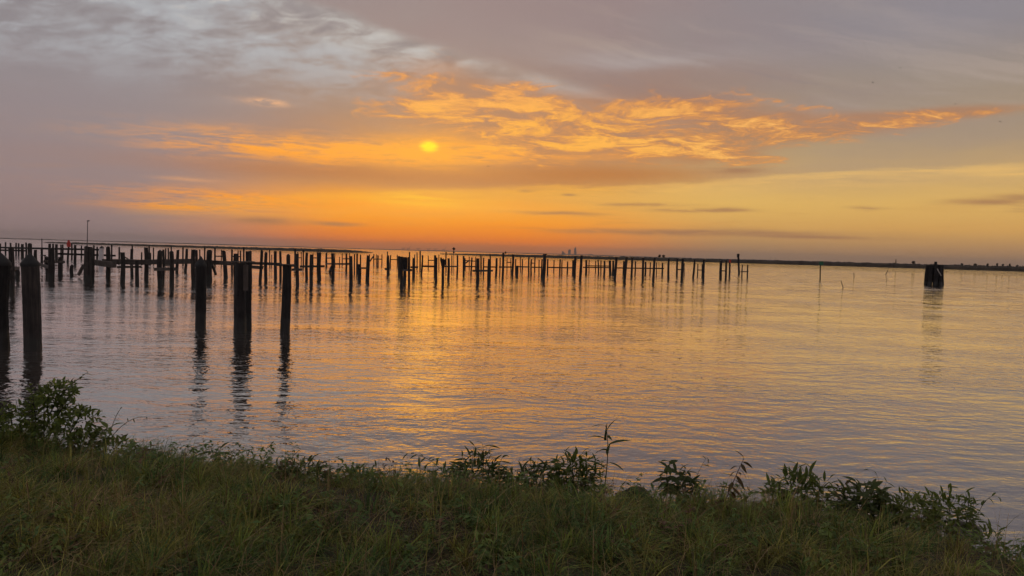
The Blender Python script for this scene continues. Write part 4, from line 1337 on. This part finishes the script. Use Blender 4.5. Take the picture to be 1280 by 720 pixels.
# longer arching straws, dry and green, through the grass
NS = 3800
Y = RNG.uniform(3.0, 8.0, NS * 2); X = RNG.uniform(-1, 1, NS * 2) * (0.70 * Y + 1.2)
keep = edge_y(X) - Y > -0.2
X, Y = X[keep][:NS], Y[keep][:NS]; nb = len(X)
tint = np.where((RNG.uniform(0, 1, nb) < 0.5)[:, None], dry * 1.15, olive) * RNG.uniform(0.7, 1.3, nb)[:, None]
V, T, C = blades(X, Y, RNG.uniform(0.22, 0.46, nb), np.abs(RNG.normal(0.9, 0.5, nb)), RNG.uniform(0.002, 0.0045, nb), RNG.uniform(0, 6.28, nb), tint)
obj('dry_straw', tri_mesh('dry_straw', V, T, C), M_GRASS, None, 'long arching straws scattered through the bank grass', 'grass', kind='stuff')

# low broad-leaved weeds, each a short stem with leaves set round it
RX, RY = pick_spots(1500, 3.0, 8.6, 0.0, 71, 1.9)
ce = RNG.uniform(-1, 1, 900) * 5.6
RX = np.concatenate([RX, ce]); RY = np.concatenate([RY, edge_y(ce) - RNG.uniform(-0.3, 0.55, len(ce))])
nr_ = len(RX)
hs = RNG.uniform(0.05, 0.20, nr_) * np.where(np.abs(edge_y(RX) - RY) < 0.5, 1.35, 1.0)
per = RNG.integers(8, 18, nr_)
ti = np.repeat(np.arange(nr_), per); nb = len(ti)
k = RNG.uniform(0.15, 1.0, nb)
lx, ly = RNG.normal(0, 0.35, nr_), RNG.normal(0, 0.35, nr_)
c0 = np.stack([RX[ti] + lx[ti] * k * hs[ti], RY[ti] + ly[ti] * k * hs[ti], ground_z(RX, RY)[ti] + k * hs[ti]], 1)
a = RNG.uniform(0, 6.28, nb); L = RNG.uniform(0.028, 0.062, nr_)[ti] * RNG.uniform(0.7, 1.2, nb); wl_ = L * RNG.uniform(0.24, 0.55, nr_)[ti]; dr = RNG.uniform(-0.5, 0.7, nb)
d = np.stack([np.cos(a) * np.cos(dr), np.sin(a) * np.cos(dr), np.sin(dr)], 1)
sd_ = np.stack([-np.sin(a), np.cos(a), RNG.uniform(-0.4, 0.4, nb)], 1)
dn = np.array([0, 0, 1.0])
V = np.stack([c0, c0 + d * (L * .45)[:, None] + sd_ * (wl_ * .5)[:, None], c0 + d * (L * .5)[:, None] - dn * (L * 0.06)[:, None], c0 + d * (L * .45)[:, None] - sd_ * (wl_ * .5)[:, None], c0 + d * L[:, None] - dn * (L * 0.28)[:, None]], 1)
tri = np.array([[0, 1, 2], [0, 2, 3], [1, 4, 2], [2, 4, 3]])
T = (np.arange(nb)[:, None, None] * 5 + tri[None]).reshape(-1, 3)
kk = RNG.uniform(0, 1, nr_)
tint = np.where((kk < 0.55)[:, None], np.array([0.085, 0.135, 0.038]), np.where((kk < 0.88)[:, None], np.array([0.13, 0.18, 0.045]), np.array([0.12, 0.075, 0.045])))[ti] * RNG.uniform(0.7, 1.55, nb)[:, None]
obj('ground_cover', tri_mesh('ground_cover', V.reshape(-1, 3), T, np.repeat(tint, 5, 0)), M_GRASS, None, 'small broad-leaved weeds matted through the bank grass', 'weeds', kind='stuff')
# ------------------------------------------------------------------ weeds along the bank: each plant a thing, each leaf a part
def leaf_mesh(ratio, bend=0.35, fold=0.25, tipw=0.0, belly=0.45):
    """unit-length leaf along +Y, folded on the midrib and curving down"""
    vs, fs = [], []
    st_ = [0.0, 0.18, 0.42, 0.68, 0.88, 1.0]
    for t in st_:
        w_ = ratio * 0.5 * (math.sin(math.pi * min(1.0, t ** (math.log(0.5) / math.log(belly)))) ** 0.8 if 0 < t < 1 else 0.04)
        z = -bend * t * t
        vs += [(-w_, t, z + fold * w_), (0.0, t, z), (w_, t, z + fold * w_)]
    for i in range(len(st_) - 1):
        b_ = i * 3
        fs += [(b_, b_ + 1, b_ + 4, b_ + 3), (b_ + 1, b_ + 2, b_ + 5, b_ + 4)]
    return mesh_from('leaf', vs, fs, True)


M_LEAF = leafy('weed_leaf', False, (0.110, 0.155, 0.040), 0.55)
M_LEAF_DARK = leafy('dark_leaf', False, (0.080, 0.110, 0.040), 0.5)
M_LEAF_BRIGHT = leafy('young_leaf', False, (0.13, 0.165, 0.042), 0.4)
M_LEAF_RED = leafy('reddish_leaf', False, (0.11, 0.080, 0.036), 0.4)
M_STEM = plain('green_stem', (0.045, 0.050, 0.022), 0.8)
M_STEM_RED = plain('red_stem', (0.085, 0.026, 0.022), 0.7)
M_STEM_DRY = plain('dry_stem', (0.26, 0.20, 0.14), 0.9)
LEAVES = {}


def leaf_of(shape, mat):
    k = (shape, mat.name)
    if k not in LEAVES:
        me = leaf_mesh(*{'lance': (0.19, 0.30, 0.35), 'willow': (0.24, 0.35, 0.3), 'broad': (0.46, 0.40, 0.25), 'oval': (0.58, 0.25, 0.2), 'blade': (0.10, 0.55, 0.4)}[shape])
        me.materials.append(mat)
        LEAVES[k] = me
    return LEAVES[k]


def tube(pts, r0, r1, sides=5):
    vs, fs = [], []
    n_ = len(pts)
    for i, p_ in enumerate(pts):
        d = (pts[min(i + 1, n_ - 1)] - pts[max(i - 1, 0)]).normalized()
        a = d.cross(Vector((0.3, 1.0, 0.2))).normalized(); b = d.cross(a)
        r = r0 + (r1 - r0) * i / (n_ - 1)
        for k in range(sides):
            t = 2 * math.pi * k / sides
            vs.append(tuple(p_ + a * (math.cos(t) * r) + b * (math.sin(t) * r)))
    for i in range(n_ - 1):
        for k in range(sides):
            k2 = (k + 1) % sides
            fs.append((i * sides + k, i * sides + k2, (i + 1) * sides + k2, (i + 1) * sides + k))
    return mesh_from('stem', vs, fs)


def bez(p0, p1, p2, n_=9):
    return [p0 * (1 - t) ** 2 + p1 * (2 * t * (1 - t)) + p2 * t * t for t in [i / (n_ - 1) for i in range(n_)]]


def bank_depth(x, inland=0.1):
    X = (x - 640) / F_PX * 6.0
    for _ in range(6):
        y = float(edge_y(X)) - inland
        X = (x - 640) / F_PX * y
    return y


def weed(label, stems, leaf_px, per, shape='willow', mat=None, stem_mat=None, inland=0.1, name='weed_plant', cat='plant', seed=0, start=0.25, droop=0.0, stem_px=0.9, spread=0.55, group=None, whorl=False, pitch=0.35, mass=None):
    """stems: (x_base, y_base, x_tip, y_tip[, x_ctrl, y_ctrl]) in photograph pixels, standing on the bank at the given inland distance"""
    rg = random.Random(seed + 1000)
    mat = mat or M_LEAF; stem_mat = stem_mat or M_STEM
    dep = bank_depth(stems[0][0], inland)
    b0 = at_depth(stems[0][0], stems[0][1], dep)
    gz = float(ground_z(np.array(b0.x), np.array(dep)))
    root = empty(name, (b0.x, dep, gz), label, cat, group)
    px = dep / F_PX
    for s_ in stems:
        dd = dep + rg.uniform(-1, 1) * spread * 0.25
        p0 = at_depth(s_[0], s_[1], dd)
        p0.z = min(p0.z, float(ground_z(np.array(p0.x), np.array(dd))))
        p2 = at_depth(s_[2], s_[3], dd + rg.uniform(-1, 1) * spread * 0.2)
        p1 = at_depth(s_[4], s_[5], dd) if len(s_) > 4 else p0.lerp(p2, 0.55) + Vector((rg.uniform(-1, 1), rg.uniform(-1, 1), 0.7)) * (p2 - p0).length * 0.20
        pts = bez(p0, p1, p2)
        st_ = obj('stem', tube([p_ - root.location for p_ in pts], stem_px * px * 0.62, stem_px * px * 0.25), stem_mat, root)
        ph = rg.uniform(0, 6.28)
        for i in range(per):
            t = start + (1 - start) * (i + 0.5) / per if i < per - 1 else 1.0
            f = t * (len(pts) - 1); j = min(int(f), len(pts) - 2)
            p_ = pts[j].lerp(pts[j + 1], f - j)
            d = (pts[j + 1] - pts[j]).normalized()
            ph += 2.4 if not whorl else math.pi + 0.15
            rad = Vector((math.cos(ph), math.sin(ph), 0))
            rad = (rad - d * rad.dot(d)).normalized()
            dirn = (rad + d * (pitch + rg.uniform(-0.3, 0.3)) + Vector((0, 0, -droop))).normalized()
            if i == per - 1:
                dirn = (d * 0.6 + rad * 0.9).normalized()
            L_ = leaf_px * px * rg.uniform(0.75, 1.3) * (1.0 - 0.45 * max(0.0, t - 0.6))
            o = bpy.data.objects.new('leaf', leaf_of(shape, mat))
            COL.objects.link(o); o.parent = root
            zax = Vector((0, 0, 1)); xax = dirn.cross(zax)
            if xax.length < 1e-3: xax = Vector((1, 0, 0))
            xax.normalize(); zz = xax.cross(dirn)
            mt = Matrix((xax, dirn, zz)).transposed()
            mt = mt @ Matrix.Rotation(rg.uniform(-0.7, 0.7), 3, 'Y')
            o.matrix_local = Matrix.Translation(p_ - root.location) @ mt.to_4x4() @ Matrix.Diagonal((L_, L_, L_, 1.0))
    if mass:
        w_, h_, n_ = mass
        rgn_ = np.random.default_rng(seed)
        cx = sum(s_[0] for s_ in stems) / len(stems); top = min(s_[3] for s_ in stems); foot = max(s_[1] for s_ in stems)
        cc = at_depth(cx, foot - h_ * 0.5 * (foot - top), dep) - root.location
        lv, lt = [], []
        for i in range(n_):
            d = rgn_.normal(size=3); d /= np.linalg.norm(d)
            q_ = np.array(cc) + d * rgn_.uniform(0.15, 1.0) ** 0.5 * np.array((w_ * 0.5 * px, 0.16, h_ * 0.5 * (foot - top) * px))
            o_d = d * 0.8 + rgn_.normal(size=3) * 0.5 + np.array([0, 0, 0.3]); o_d /= np.linalg.norm(o_d)
            x_ = np.cross(o_d, [0.05, 0, 1.0]); x_ /= np.linalg.norm(x_); z_ = np.cross(x_, o_d)
            tw_ = rgn_.uniform(-0.9, 0.9); x2 = x_ * math.cos(tw_) + z_ * math.sin(tw_); z2 = np.cross(x2, o_d)
            lv.append(q_ + leaf_px * px * rgn_.uniform(0.6, 1.1) * (LP_V * np.array((0.7, 1, 1)) @ np.stack([x2, o_d, z2])))
            lt.append(LP_T + i * len(LP_V))
        obj('foliage', tri_mesh('foliage', np.concatenate(lv), np.concatenate(lt)), mat, root, kind='stuff')
    return root


_lp = leaf_mesh(0.36, 0.35, 0.25)
LP_V = np.array([v.co[:] for v in _lp.vertices]); _lp.calc_loop_triangles(); LP_T = np.array([t.vertices[:] for t in _lp.loop_triangles])


def fan(cx, cy, w_, hgt, n_, seed):
    """n stems rising from a foot of the given width to uneven heights"""
    rg = random.Random(seed)
    out_ = []
    for i in range(n_):
        t = (i + 0.5) / n_ * 2 - 1
        out_.append((cx + t * w_ * 0.28 + rg.uniform(-3, 3), cy, cx + t * w_ * 0.55 + rg.uniform(-5, 5), cy - hgt * (1 - 0.40 * t * t) * rg.uniform(0.5, 1.15)))
    return out_


weed('tallest lance-leaved weed with a dark seed spike above the water', [(752, 618, 757, 532)], 27, 9, 'lance', M_LEAF_DARK, inland=0.05, seed=1, start=0.35, stem_px=1.4)
d_ = bank_depth(757, 0.05)
weed('thick leafy weed clump crowding the tallest lance-leaved weed', fan(720, 622, 62, 62, 14, 2), 14, 14, 'willow', M_LEAF, inland=0.08, seed=2, mass=(64, 1.0, 240))
weed('low dark weed clump between the arching twig and the thick clump', fan(666, 622, 66, 46, 13, 3), 14, 11, 'willow', M_LEAF_DARK, inland=0.05, seed=3, mass=(70, 0.8, 170))
weed('bushy weed with dark lance leaves right of the arching twig', fan(598, 618, 70, 60, 14, 4), 15, 13, 'lance', M_LEAF_DARK, inland=0.02, seed=4, mass=(70, 0.8, 170))
weed('dark twig arching out over the water with paired lance leaves', [(572, 612, 503, 566, 548, 565), (560, 608, 520, 585, 545, 588)], 15, 11, 'lance', M_LEAF_DARK, inland=0.0, seed=5, start=0.3, whorl=True)
weed('broad-leaved weed with dark star of leaves at its tip', [(846, 622, 838, 578), (850, 622, 856, 586), (858, 624, 848, 598), (840, 624, 832, 600), (862, 626, 868, 600)], 16, 11, 'broad', M_LEAF_DARK, inland=0.1, seed=6, mass=(44, 0.8, 60), start=0.4)
weed('bare curling vine tendril looping above the broad-leaved weed', [(852, 600, 884, 580, 890, 548)], 9, 4, 'lance', M_LEAF_DARK, inland=0.08, seed=7, start=0.4, stem_px=0.5, spread=0.1)
weed('drooping twig trailing right from the broad-leaved weed', [(858, 588, 884, 616, 872, 584)], 9, 8, 'willow', M_LEAF_RED, inland=0.15, seed=8, start=0.2, spread=0.1)
weed('red-stemmed sapling leaning right with drooping paired leaves', [(889, 676, 930, 573, 905, 625)], 18, 22, 'willow', M_LEAF_RED, M_STEM_RED, inland=0.55, seed=9, start=0.40, droop=0.45, stem_px=1.5, spread=0.05)
weed('small bright shoots beside the red-stemmed sapling', [(925, 640, 916, 616), (930, 640, 932, 612), (938, 642, 944, 622)], 14, 5, 'willow', M_LEAF, inland=0.2, seed=10)
weed('loose weed clump with narrow upright leaves past the red-stemmed sapling', fan(1000, 640, 76, 54, 14, 11), 17, 11, 'lance', M_LEAF, inland=0.1, seed=11, mass=(84, 0.85, 220))
weed('dark reddish spray of leaves leaning off the narrow-leaved clump', [(1020, 630, 1056, 606, 1035, 608)], 15, 8, 'willow', M_LEAF_RED, inland=0.1, seed=12, start=0.35)
weed('dense dark bush of broad leaves on the bank edge', fan(1080, 662, 66, 58, 12, 13), 17, 13, 'broad', M_LEAF_DARK, inland=0.25, seed=13, mass=(74, 0.95, 240), start=0.15)
weed('thin looping vine rising out of the dense dark bush', [(1098, 620, 1072, 592, 1112, 566), (1100, 618, 1110, 604, 1106, 590)], 9, 4, 'lance', M_LEAF, inland=0.25, seed=14, start=0.45, stem_px=0.5, spread=0.1)
weed('leafy green clump with a twig reaching right near the stones', fan(1185, 662, 66, 48, 12, 15) + [(1200, 640, 1246, 620, 1222, 612)], 13, 9, 'willow', M_LEAF, inland=0.15, seed=15, mass=(78, 0.85, 240))
weed('last small clump where the bank drops to the water', fan(1240, 690, 30, 40, 5, 16), 13, 7, 'willow', M_LEAF, inland=0.1, seed=16, mass=(34, 0.8, 90))
weed('bright bushy clump between the dense dark bush and the twig', fan(1140, 660, 64, 42, 11, 17), 14, 10, 'willow', M_LEAF_BRIGHT, inland=0.25, seed=17, mass=(70, 0.9, 240))
weed('dark sprig with four spread leaves over the water, left bank', [(268, 582, 262, 556), (270, 582, 276, 560)], 17, 5, 'willow', M_LEAF_DARK, inland=0.05, seed=18, start=0.5)
weed('reddish-stemmed sprig rising out of the left grass', [(176, 600, 178, 562)], 16, 9, 'willow', M_LEAF_RED, M_STEM_RED, inland=0.25, seed=19, start=0.3)
weed('upright dark reddish sprig low in the left grass', [(107, 622, 107, 578)], 13, 11, 'willow', M_LEAF_RED, M_STEM_RED, inland=0.7, seed=20, start=0.2)
weed('dark spreading weed on the bank crest left of the arching twig', fan(378, 612, 70, 38, 12, 21), 16, 9, 'lance', M_LEAF_DARK, inland=0.2, seed=21, mass=(80, 0.8, 160))
weed('small leaning weed in the crest gap right of the spreading one', fan(450, 612, 60, 30, 11, 22), 13, 9, 'lance', M_LEAF, inland=0.1, seed=22, mass=(60, 0.7, 120))
weed('thin weed tuft at the crest right of the dark sprig', fan(320, 604, 50, 30, 9, 23), 13, 9, 'lance', M_LEAF, inland=0.1, seed=23, mass=(46, 0.7, 100))
weed('bare fallen twig poking over the water from the leafy bush', [(120, 545, 183, 521, 150, 518), (128, 540, 150, 512, 140, 524)], 7, 6, 'lance', M_LEAF_DARK, M_STEM_DRY, inland=0.1, seed=24, start=0.4, spread=0.1, stem_px=1.1)
weed('ferny pale weed deep in the foreground grass below the thick clump', [(700, 722, 690, 676), (700, 722, 716, 672), (702, 722, 728, 690), (698, 722, 676, 692)], 22, 8, 'willow', M_LEAF_BRIGHT, M_STEM_RED, inland=1.4, seed=25, droop=0.3)
weed('ferny pale weed deep in the foreground grass below the dense dark bush', [(1085, 720, 1062, 694), (1085, 720, 1094, 682), (1086, 720, 1112, 692)], 24, 7, 'broad', M_LEAF_BRIGHT, inland=1.0, seed=26, droop=0.3)
weed('low fern-like weed at the foot of the bank grass', [(372, 726, 340, 690), (374, 726, 400, 686), (376, 726, 430, 698), (370, 726, 360, 680)], 22, 9, 'willow', M_LEAF, inland=1.6, seed=27, droop=0.3)
weed('dark blade-leaved weed midway up the bank below the sprig', [(330, 640, 322, 604), (332, 640, 344, 600), (334, 640, 356, 612)], 26, 7, 'lance', M_LEAF_DARK, inland=0.7, seed=28)
weed('broad-leaved weed in the left corner of the grass', [(60, 716, 40, 680), (62, 716, 84, 676), (62, 716, 104, 694), (58, 716, 20, 700)], 24, 7, 'oval', M_LEAF, M_STEM_RED, inland=1.9, seed=29, droop=0.3)
weed('blue-green wide-bladed weed in the grass below the broad-leaved star', [(800, 690, 788, 640), (802, 690, 816, 636), (804, 690, 834, 650), (798, 690, 770, 652)], 30, 6, 'lance', M_LEAF, inland=0.9, seed=30)
weed('small pale shoots in the grass past the low fern-like weed', [(545, 690, 538, 650), (548, 690, 560, 646), (550, 690, 574, 660)], 20, 6, 'lance', M_LEAF_BRIGHT, inland=1.0, seed=31)
weed('dry bleached stem bent in an arch below the red-stemmed sapling', [(893, 690, 926, 660, 905, 628)], 6, 2, 'lance', M_LEAF_RED, M_STEM_DRY, inland=0.75, seed=32, stem_px=1.3, spread=0.02, name='dry_stem', cat='dry stem')
weed('pale curled dry stalk standing near the red bloom', [(906, 714, 916, 680, 900, 690)], 7, 2, 'lance', M_LEAF_RED, M_STEM_DRY, inland=1.1, seed=33, stem_px=2.2, spread=0.02, name='dry_stem', cat='dry stem')

# seed spike on the tallest weed
sp0, sp1 = at_depth(756.5, 550, d_), at_depth(758.8, 529, d_)
wroot = [o for o in bpy.data.objects if o.get('label', '').startswith('tallest lance-leaved')][0]
o = obj('seed_spike', tube(bez(sp0, sp0.lerp(sp1, 0.5) + Vector((-0.004, 0, 0)), sp1, 7), 0.011, 0.002, 6), M_LEAF_DARK, wroot)
o.location = -wroot.location

# the big leafy bush at the left with one long shoot
bd = bank_depth(55, 0.35)
bb = at_depth(55, 560, bd)
gz = float(ground_z(np.array(bb.x), np.array(bd)))
bush = empty('leafy_bush', (bb.x, bd, gz), 'big leafy green bush with one long shoot over the water', 'bush')
px = bd / F_PX
bl = []
rg = random.Random(77)
for (x, y, rx, ry) in ((60, 515, 34, 24), (20, 530, 34, 24), (95, 530, 26, 20), (55, 548, 50, 20), (-30, 540, 40, 26), (110, 552, 26, 14), (70, 492, 17, 14), (10, 556, 40, 16), (-70, 550, 40, 26), (138, 562, 24, 10)):
    c = at_depth(x, y, bd + rg.uniform(-0.12, 0.12)) - bush.location
    bl.append((tuple(c), (rx * px, 0.26, ry * px)))
rgn = np.random.default_rng(9)
lv, lt, lc = [], [], []
proto = leaf_mesh(0.36, 0.35, 0.25)
pv_ = np.array([v.co[:] for v in proto.vertices]); proto.calc_loop_triangles(); pt_ = np.array([t.vertices[:] for t in proto.loop_triangles])
NL = 2700
for i in range(NL):
    c, r_ = bl[rgn.integers(len(bl))]
    d = rgn.normal(size=3); d /= np.linalg.norm(d)
    p_ = np.array(c) + d * rgn.uniform(0.2, 1.0) ** 0.5 * np.array(r_)
    out_d = d * 0.8 + rgn.normal(size=3) * 0.5 + np.array([0, 0, 0.25]); out_d /= np.linalg.norm(out_d)
    x_ = np.cross(out_d, [0, 0, 1.0]); x_ /= np.linalg.norm(x_) + 1e-9; z_ = np.cross(x_, out_d)
    tw_ = rgn.uniform(-0.9, 0.9); x2 = x_ * math.cos(tw_) + z_ * math.sin(tw_); z2 = np.cross(x2, out_d)
    L_ = rgn.uniform(0.035, 0.075)
    lv.append(p_ + L_ * (pv_ @ np.stack([x2, out_d, z2])))
    lt.append(pt_ + i * len(pv_))
    t_ = np.array([0.12, 0.165, 0.048]) if rgn.uniform() < 0.65 else np.array([0.18, 0.23, 0.065])
    lc.append(np.repeat((t_ * rgn.uniform(0.6, 1.3))[None], len(pv_), 0))
fo = obj('foliage', tri_mesh('foliage', np.concatenate(lv), np.concatenate(lt), np.concatenate(lc)), leafy('bush_leaf', True, trans=0.6), bush, kind='stuff')
for x, y in ((20, 500), (55, 480), (75, 478), (95, 515), (40, 510), (110, 540)):
    p0, p1 = at_depth(x * 0.6 + 22, 585, bd), at_depth(x, y, bd)
    obj('stem', tube([p_ - bush.location for p_ in bez(p0, p0.lerp(p1, 0.5) + Vector((0, 0, 0.05)), p1)], 0.006, 0.002), M_STEM, bush)


def bush_shoot(x0, y0, xc, yc, x1, y1, n_, lpx, seed):
    rg = random.Random(seed)
    pts = bez(at_depth(x0, y0, bd), at_depth(xc, yc, bd), at_depth(x1, y1, bd - 0.1), 12)
    sh = obj('shoot', tube([p_ - bush.location for p_ in pts], 0.006, 0.0018), M_STEM, bush)
    for i in range(n_):
        t = 0.1 + 0.9 * i / (n_ - 1)
        f = t * 11; j = min(int(f), 10)
        p_ = pts[j].lerp(pts[j + 1], f - j); d = (pts[j + 1] - pts[j]).normalized()
        ph = i * 2.4 + rg.uniform(-.4, .4)
        rad = Vector((math.cos(ph), math.sin(ph), math.sin(ph * 1.3)))
        dirn = (rad + d * 0.6).normalized()
        o = bpy.data.objects.new('leaf', leaf_of('broad', M_LEAF_BRIGHT if t > 0.7 else M_LEAF)); COL.objects.link(o); o.parent = sh
        xax = dirn.cross(Vector((0, 0, 1))).normalized(); zz = xax.cross(dirn)
        L_ = lpx * px * rg.uniform(0.7, 1.2) * (1.2 - 0.5 * t)
        o.matrix_local = Matrix.Translation(p_ - bush.location) @ Matrix((xax, dirn, zz)).transposed().to_4x4() @ Matrix.Diagonal((L_, L_, L_, 1))


bush_shoot(62, 520, 70, 492, 110, 465, 26, 11, 3)
bush_shoot(60, 520, 58, 492, 66, 476, 16, 14, 4)
bush_shoot(45, 525, 42, 500, 38, 482, 14, 13, 5)
bush_shoot(70, 525, 82, 500, 90, 488, 16, 13, 6)
bush_shoot(88, 540, 100, 522, 104, 508, 14, 12, 7)
bush_shoot(110, 556, 122, 540, 140, 533, 12, 17, 8)
bush_shoot(15, 530, 12, 512, 6, 502, 12, 12, 9)

# ------------------------------------------------------------------ stones, driftwood, small blooms
def lump(name, x, y, wpx, hpx, dpt, mat, label, cat, seed, squash=1.0):
    bm_ = bmesh.new()
    bmesh.ops.create_icosphere(bm_, subdivisions=3, radius=1.0)
    rg = np.random.default_rng(seed)
    k = rg.uniform(1.2, 2.4, 3); o_ = rg.uniform(0, 6, 3)
    for v in bm_.verts:
        c = v.co
        f = 1 + 0.16 * math.sin(c.x * k[0] * 2 + o_[0]) * math.cos(c.y * k[1] * 2 + o_[1]) + 0.09 * math.sin(c.z * 5 + c.x * 4 + o_[2]) + rg.uniform(-0.03, 0.03)
        v.co = c * f
    s_ = dpt / F_PX
    bmesh.ops.scale(bm_, vec=(wpx * 0.5 * s_, wpx * 0.4 * s_, hpx * 0.5 * s_), verts=bm_.verts)
    me = bpy.data.meshes.new(name); bm_.to_mesh(me); bm_.free()
    o = obj(name, me, mat, None, label, cat)
    o.location = at_depth(x, y, dpt)
    return o


M_STONE = plain('bank_stone', (0.20, 0.165, 0.15), 0.9, 0.3, 20.0)
M_DRIFT = plain('driftwood', (0.016, 0.011, 0.008), 0.9, 0.5, 25.0)
M_BLOOM = plain('red_bloom', (0.32, 0.020, 0.016), 0.7, 0.3, 60.0)
dl = bank_depth(792, 0.02)
lump('driftwood_stump', 794, 632, 48, 46, dl, M_DRIFT, 'dark lumpy driftwood stump half hidden in grass at the bank edge', 'driftwood', 3)
ds = bank_depth(1205, 0.10)
lump('bank_stone', 1196, 668, 28, 34, ds, M_STONE, 'pinkish grey stone half buried at the dropping bank', 'stone', 1)
lump('bank_stone', 1216, 666, 20, 30, ds + 0.05, M_STONE, 'smaller rounded grey stone beside the half buried one', 'stone', 2)
for x, y, inl, wp, lab in ((140, 622, 0.75, 5.5, 'small red bloom low in the left grass'), (912, 692, 1.0, 6.0, 'small dark red bloom beside the pale curled stalk')):
    dpt = bank_depth(x, inl)
    c = at_depth(x, y, dpt)
    root = empty('red_bloom', c, lab, 'flower')
    r_ = wp * 0.5 * dpt / F_PX
    for k in range(5):
        a_ = 2 * math.pi * k / 5
        o = bpy.data.objects.new('petal', leaf_of('oval', M_BLOOM)); COL.objects.link(o); o.parent = root
        o.matrix_local = Matrix.Rotation(0.8, 4, 'X') @ Matrix.Rotation(a_, 4, 'Z') @ Matrix.Diagonal((r_ * 1.3, r_ * 1.3, r_ * 1.3, 1))
    zg = float(ground_z(np.array(c.x), np.array(c.y)))
    obj('stem', tube([Vector((0, 0, zg - c.z)), Vector((0.005, 0, (zg - c.z) * 0.5)), Vector((0, 0, 0))], 0.002, 0.0015), M_STEM, root)
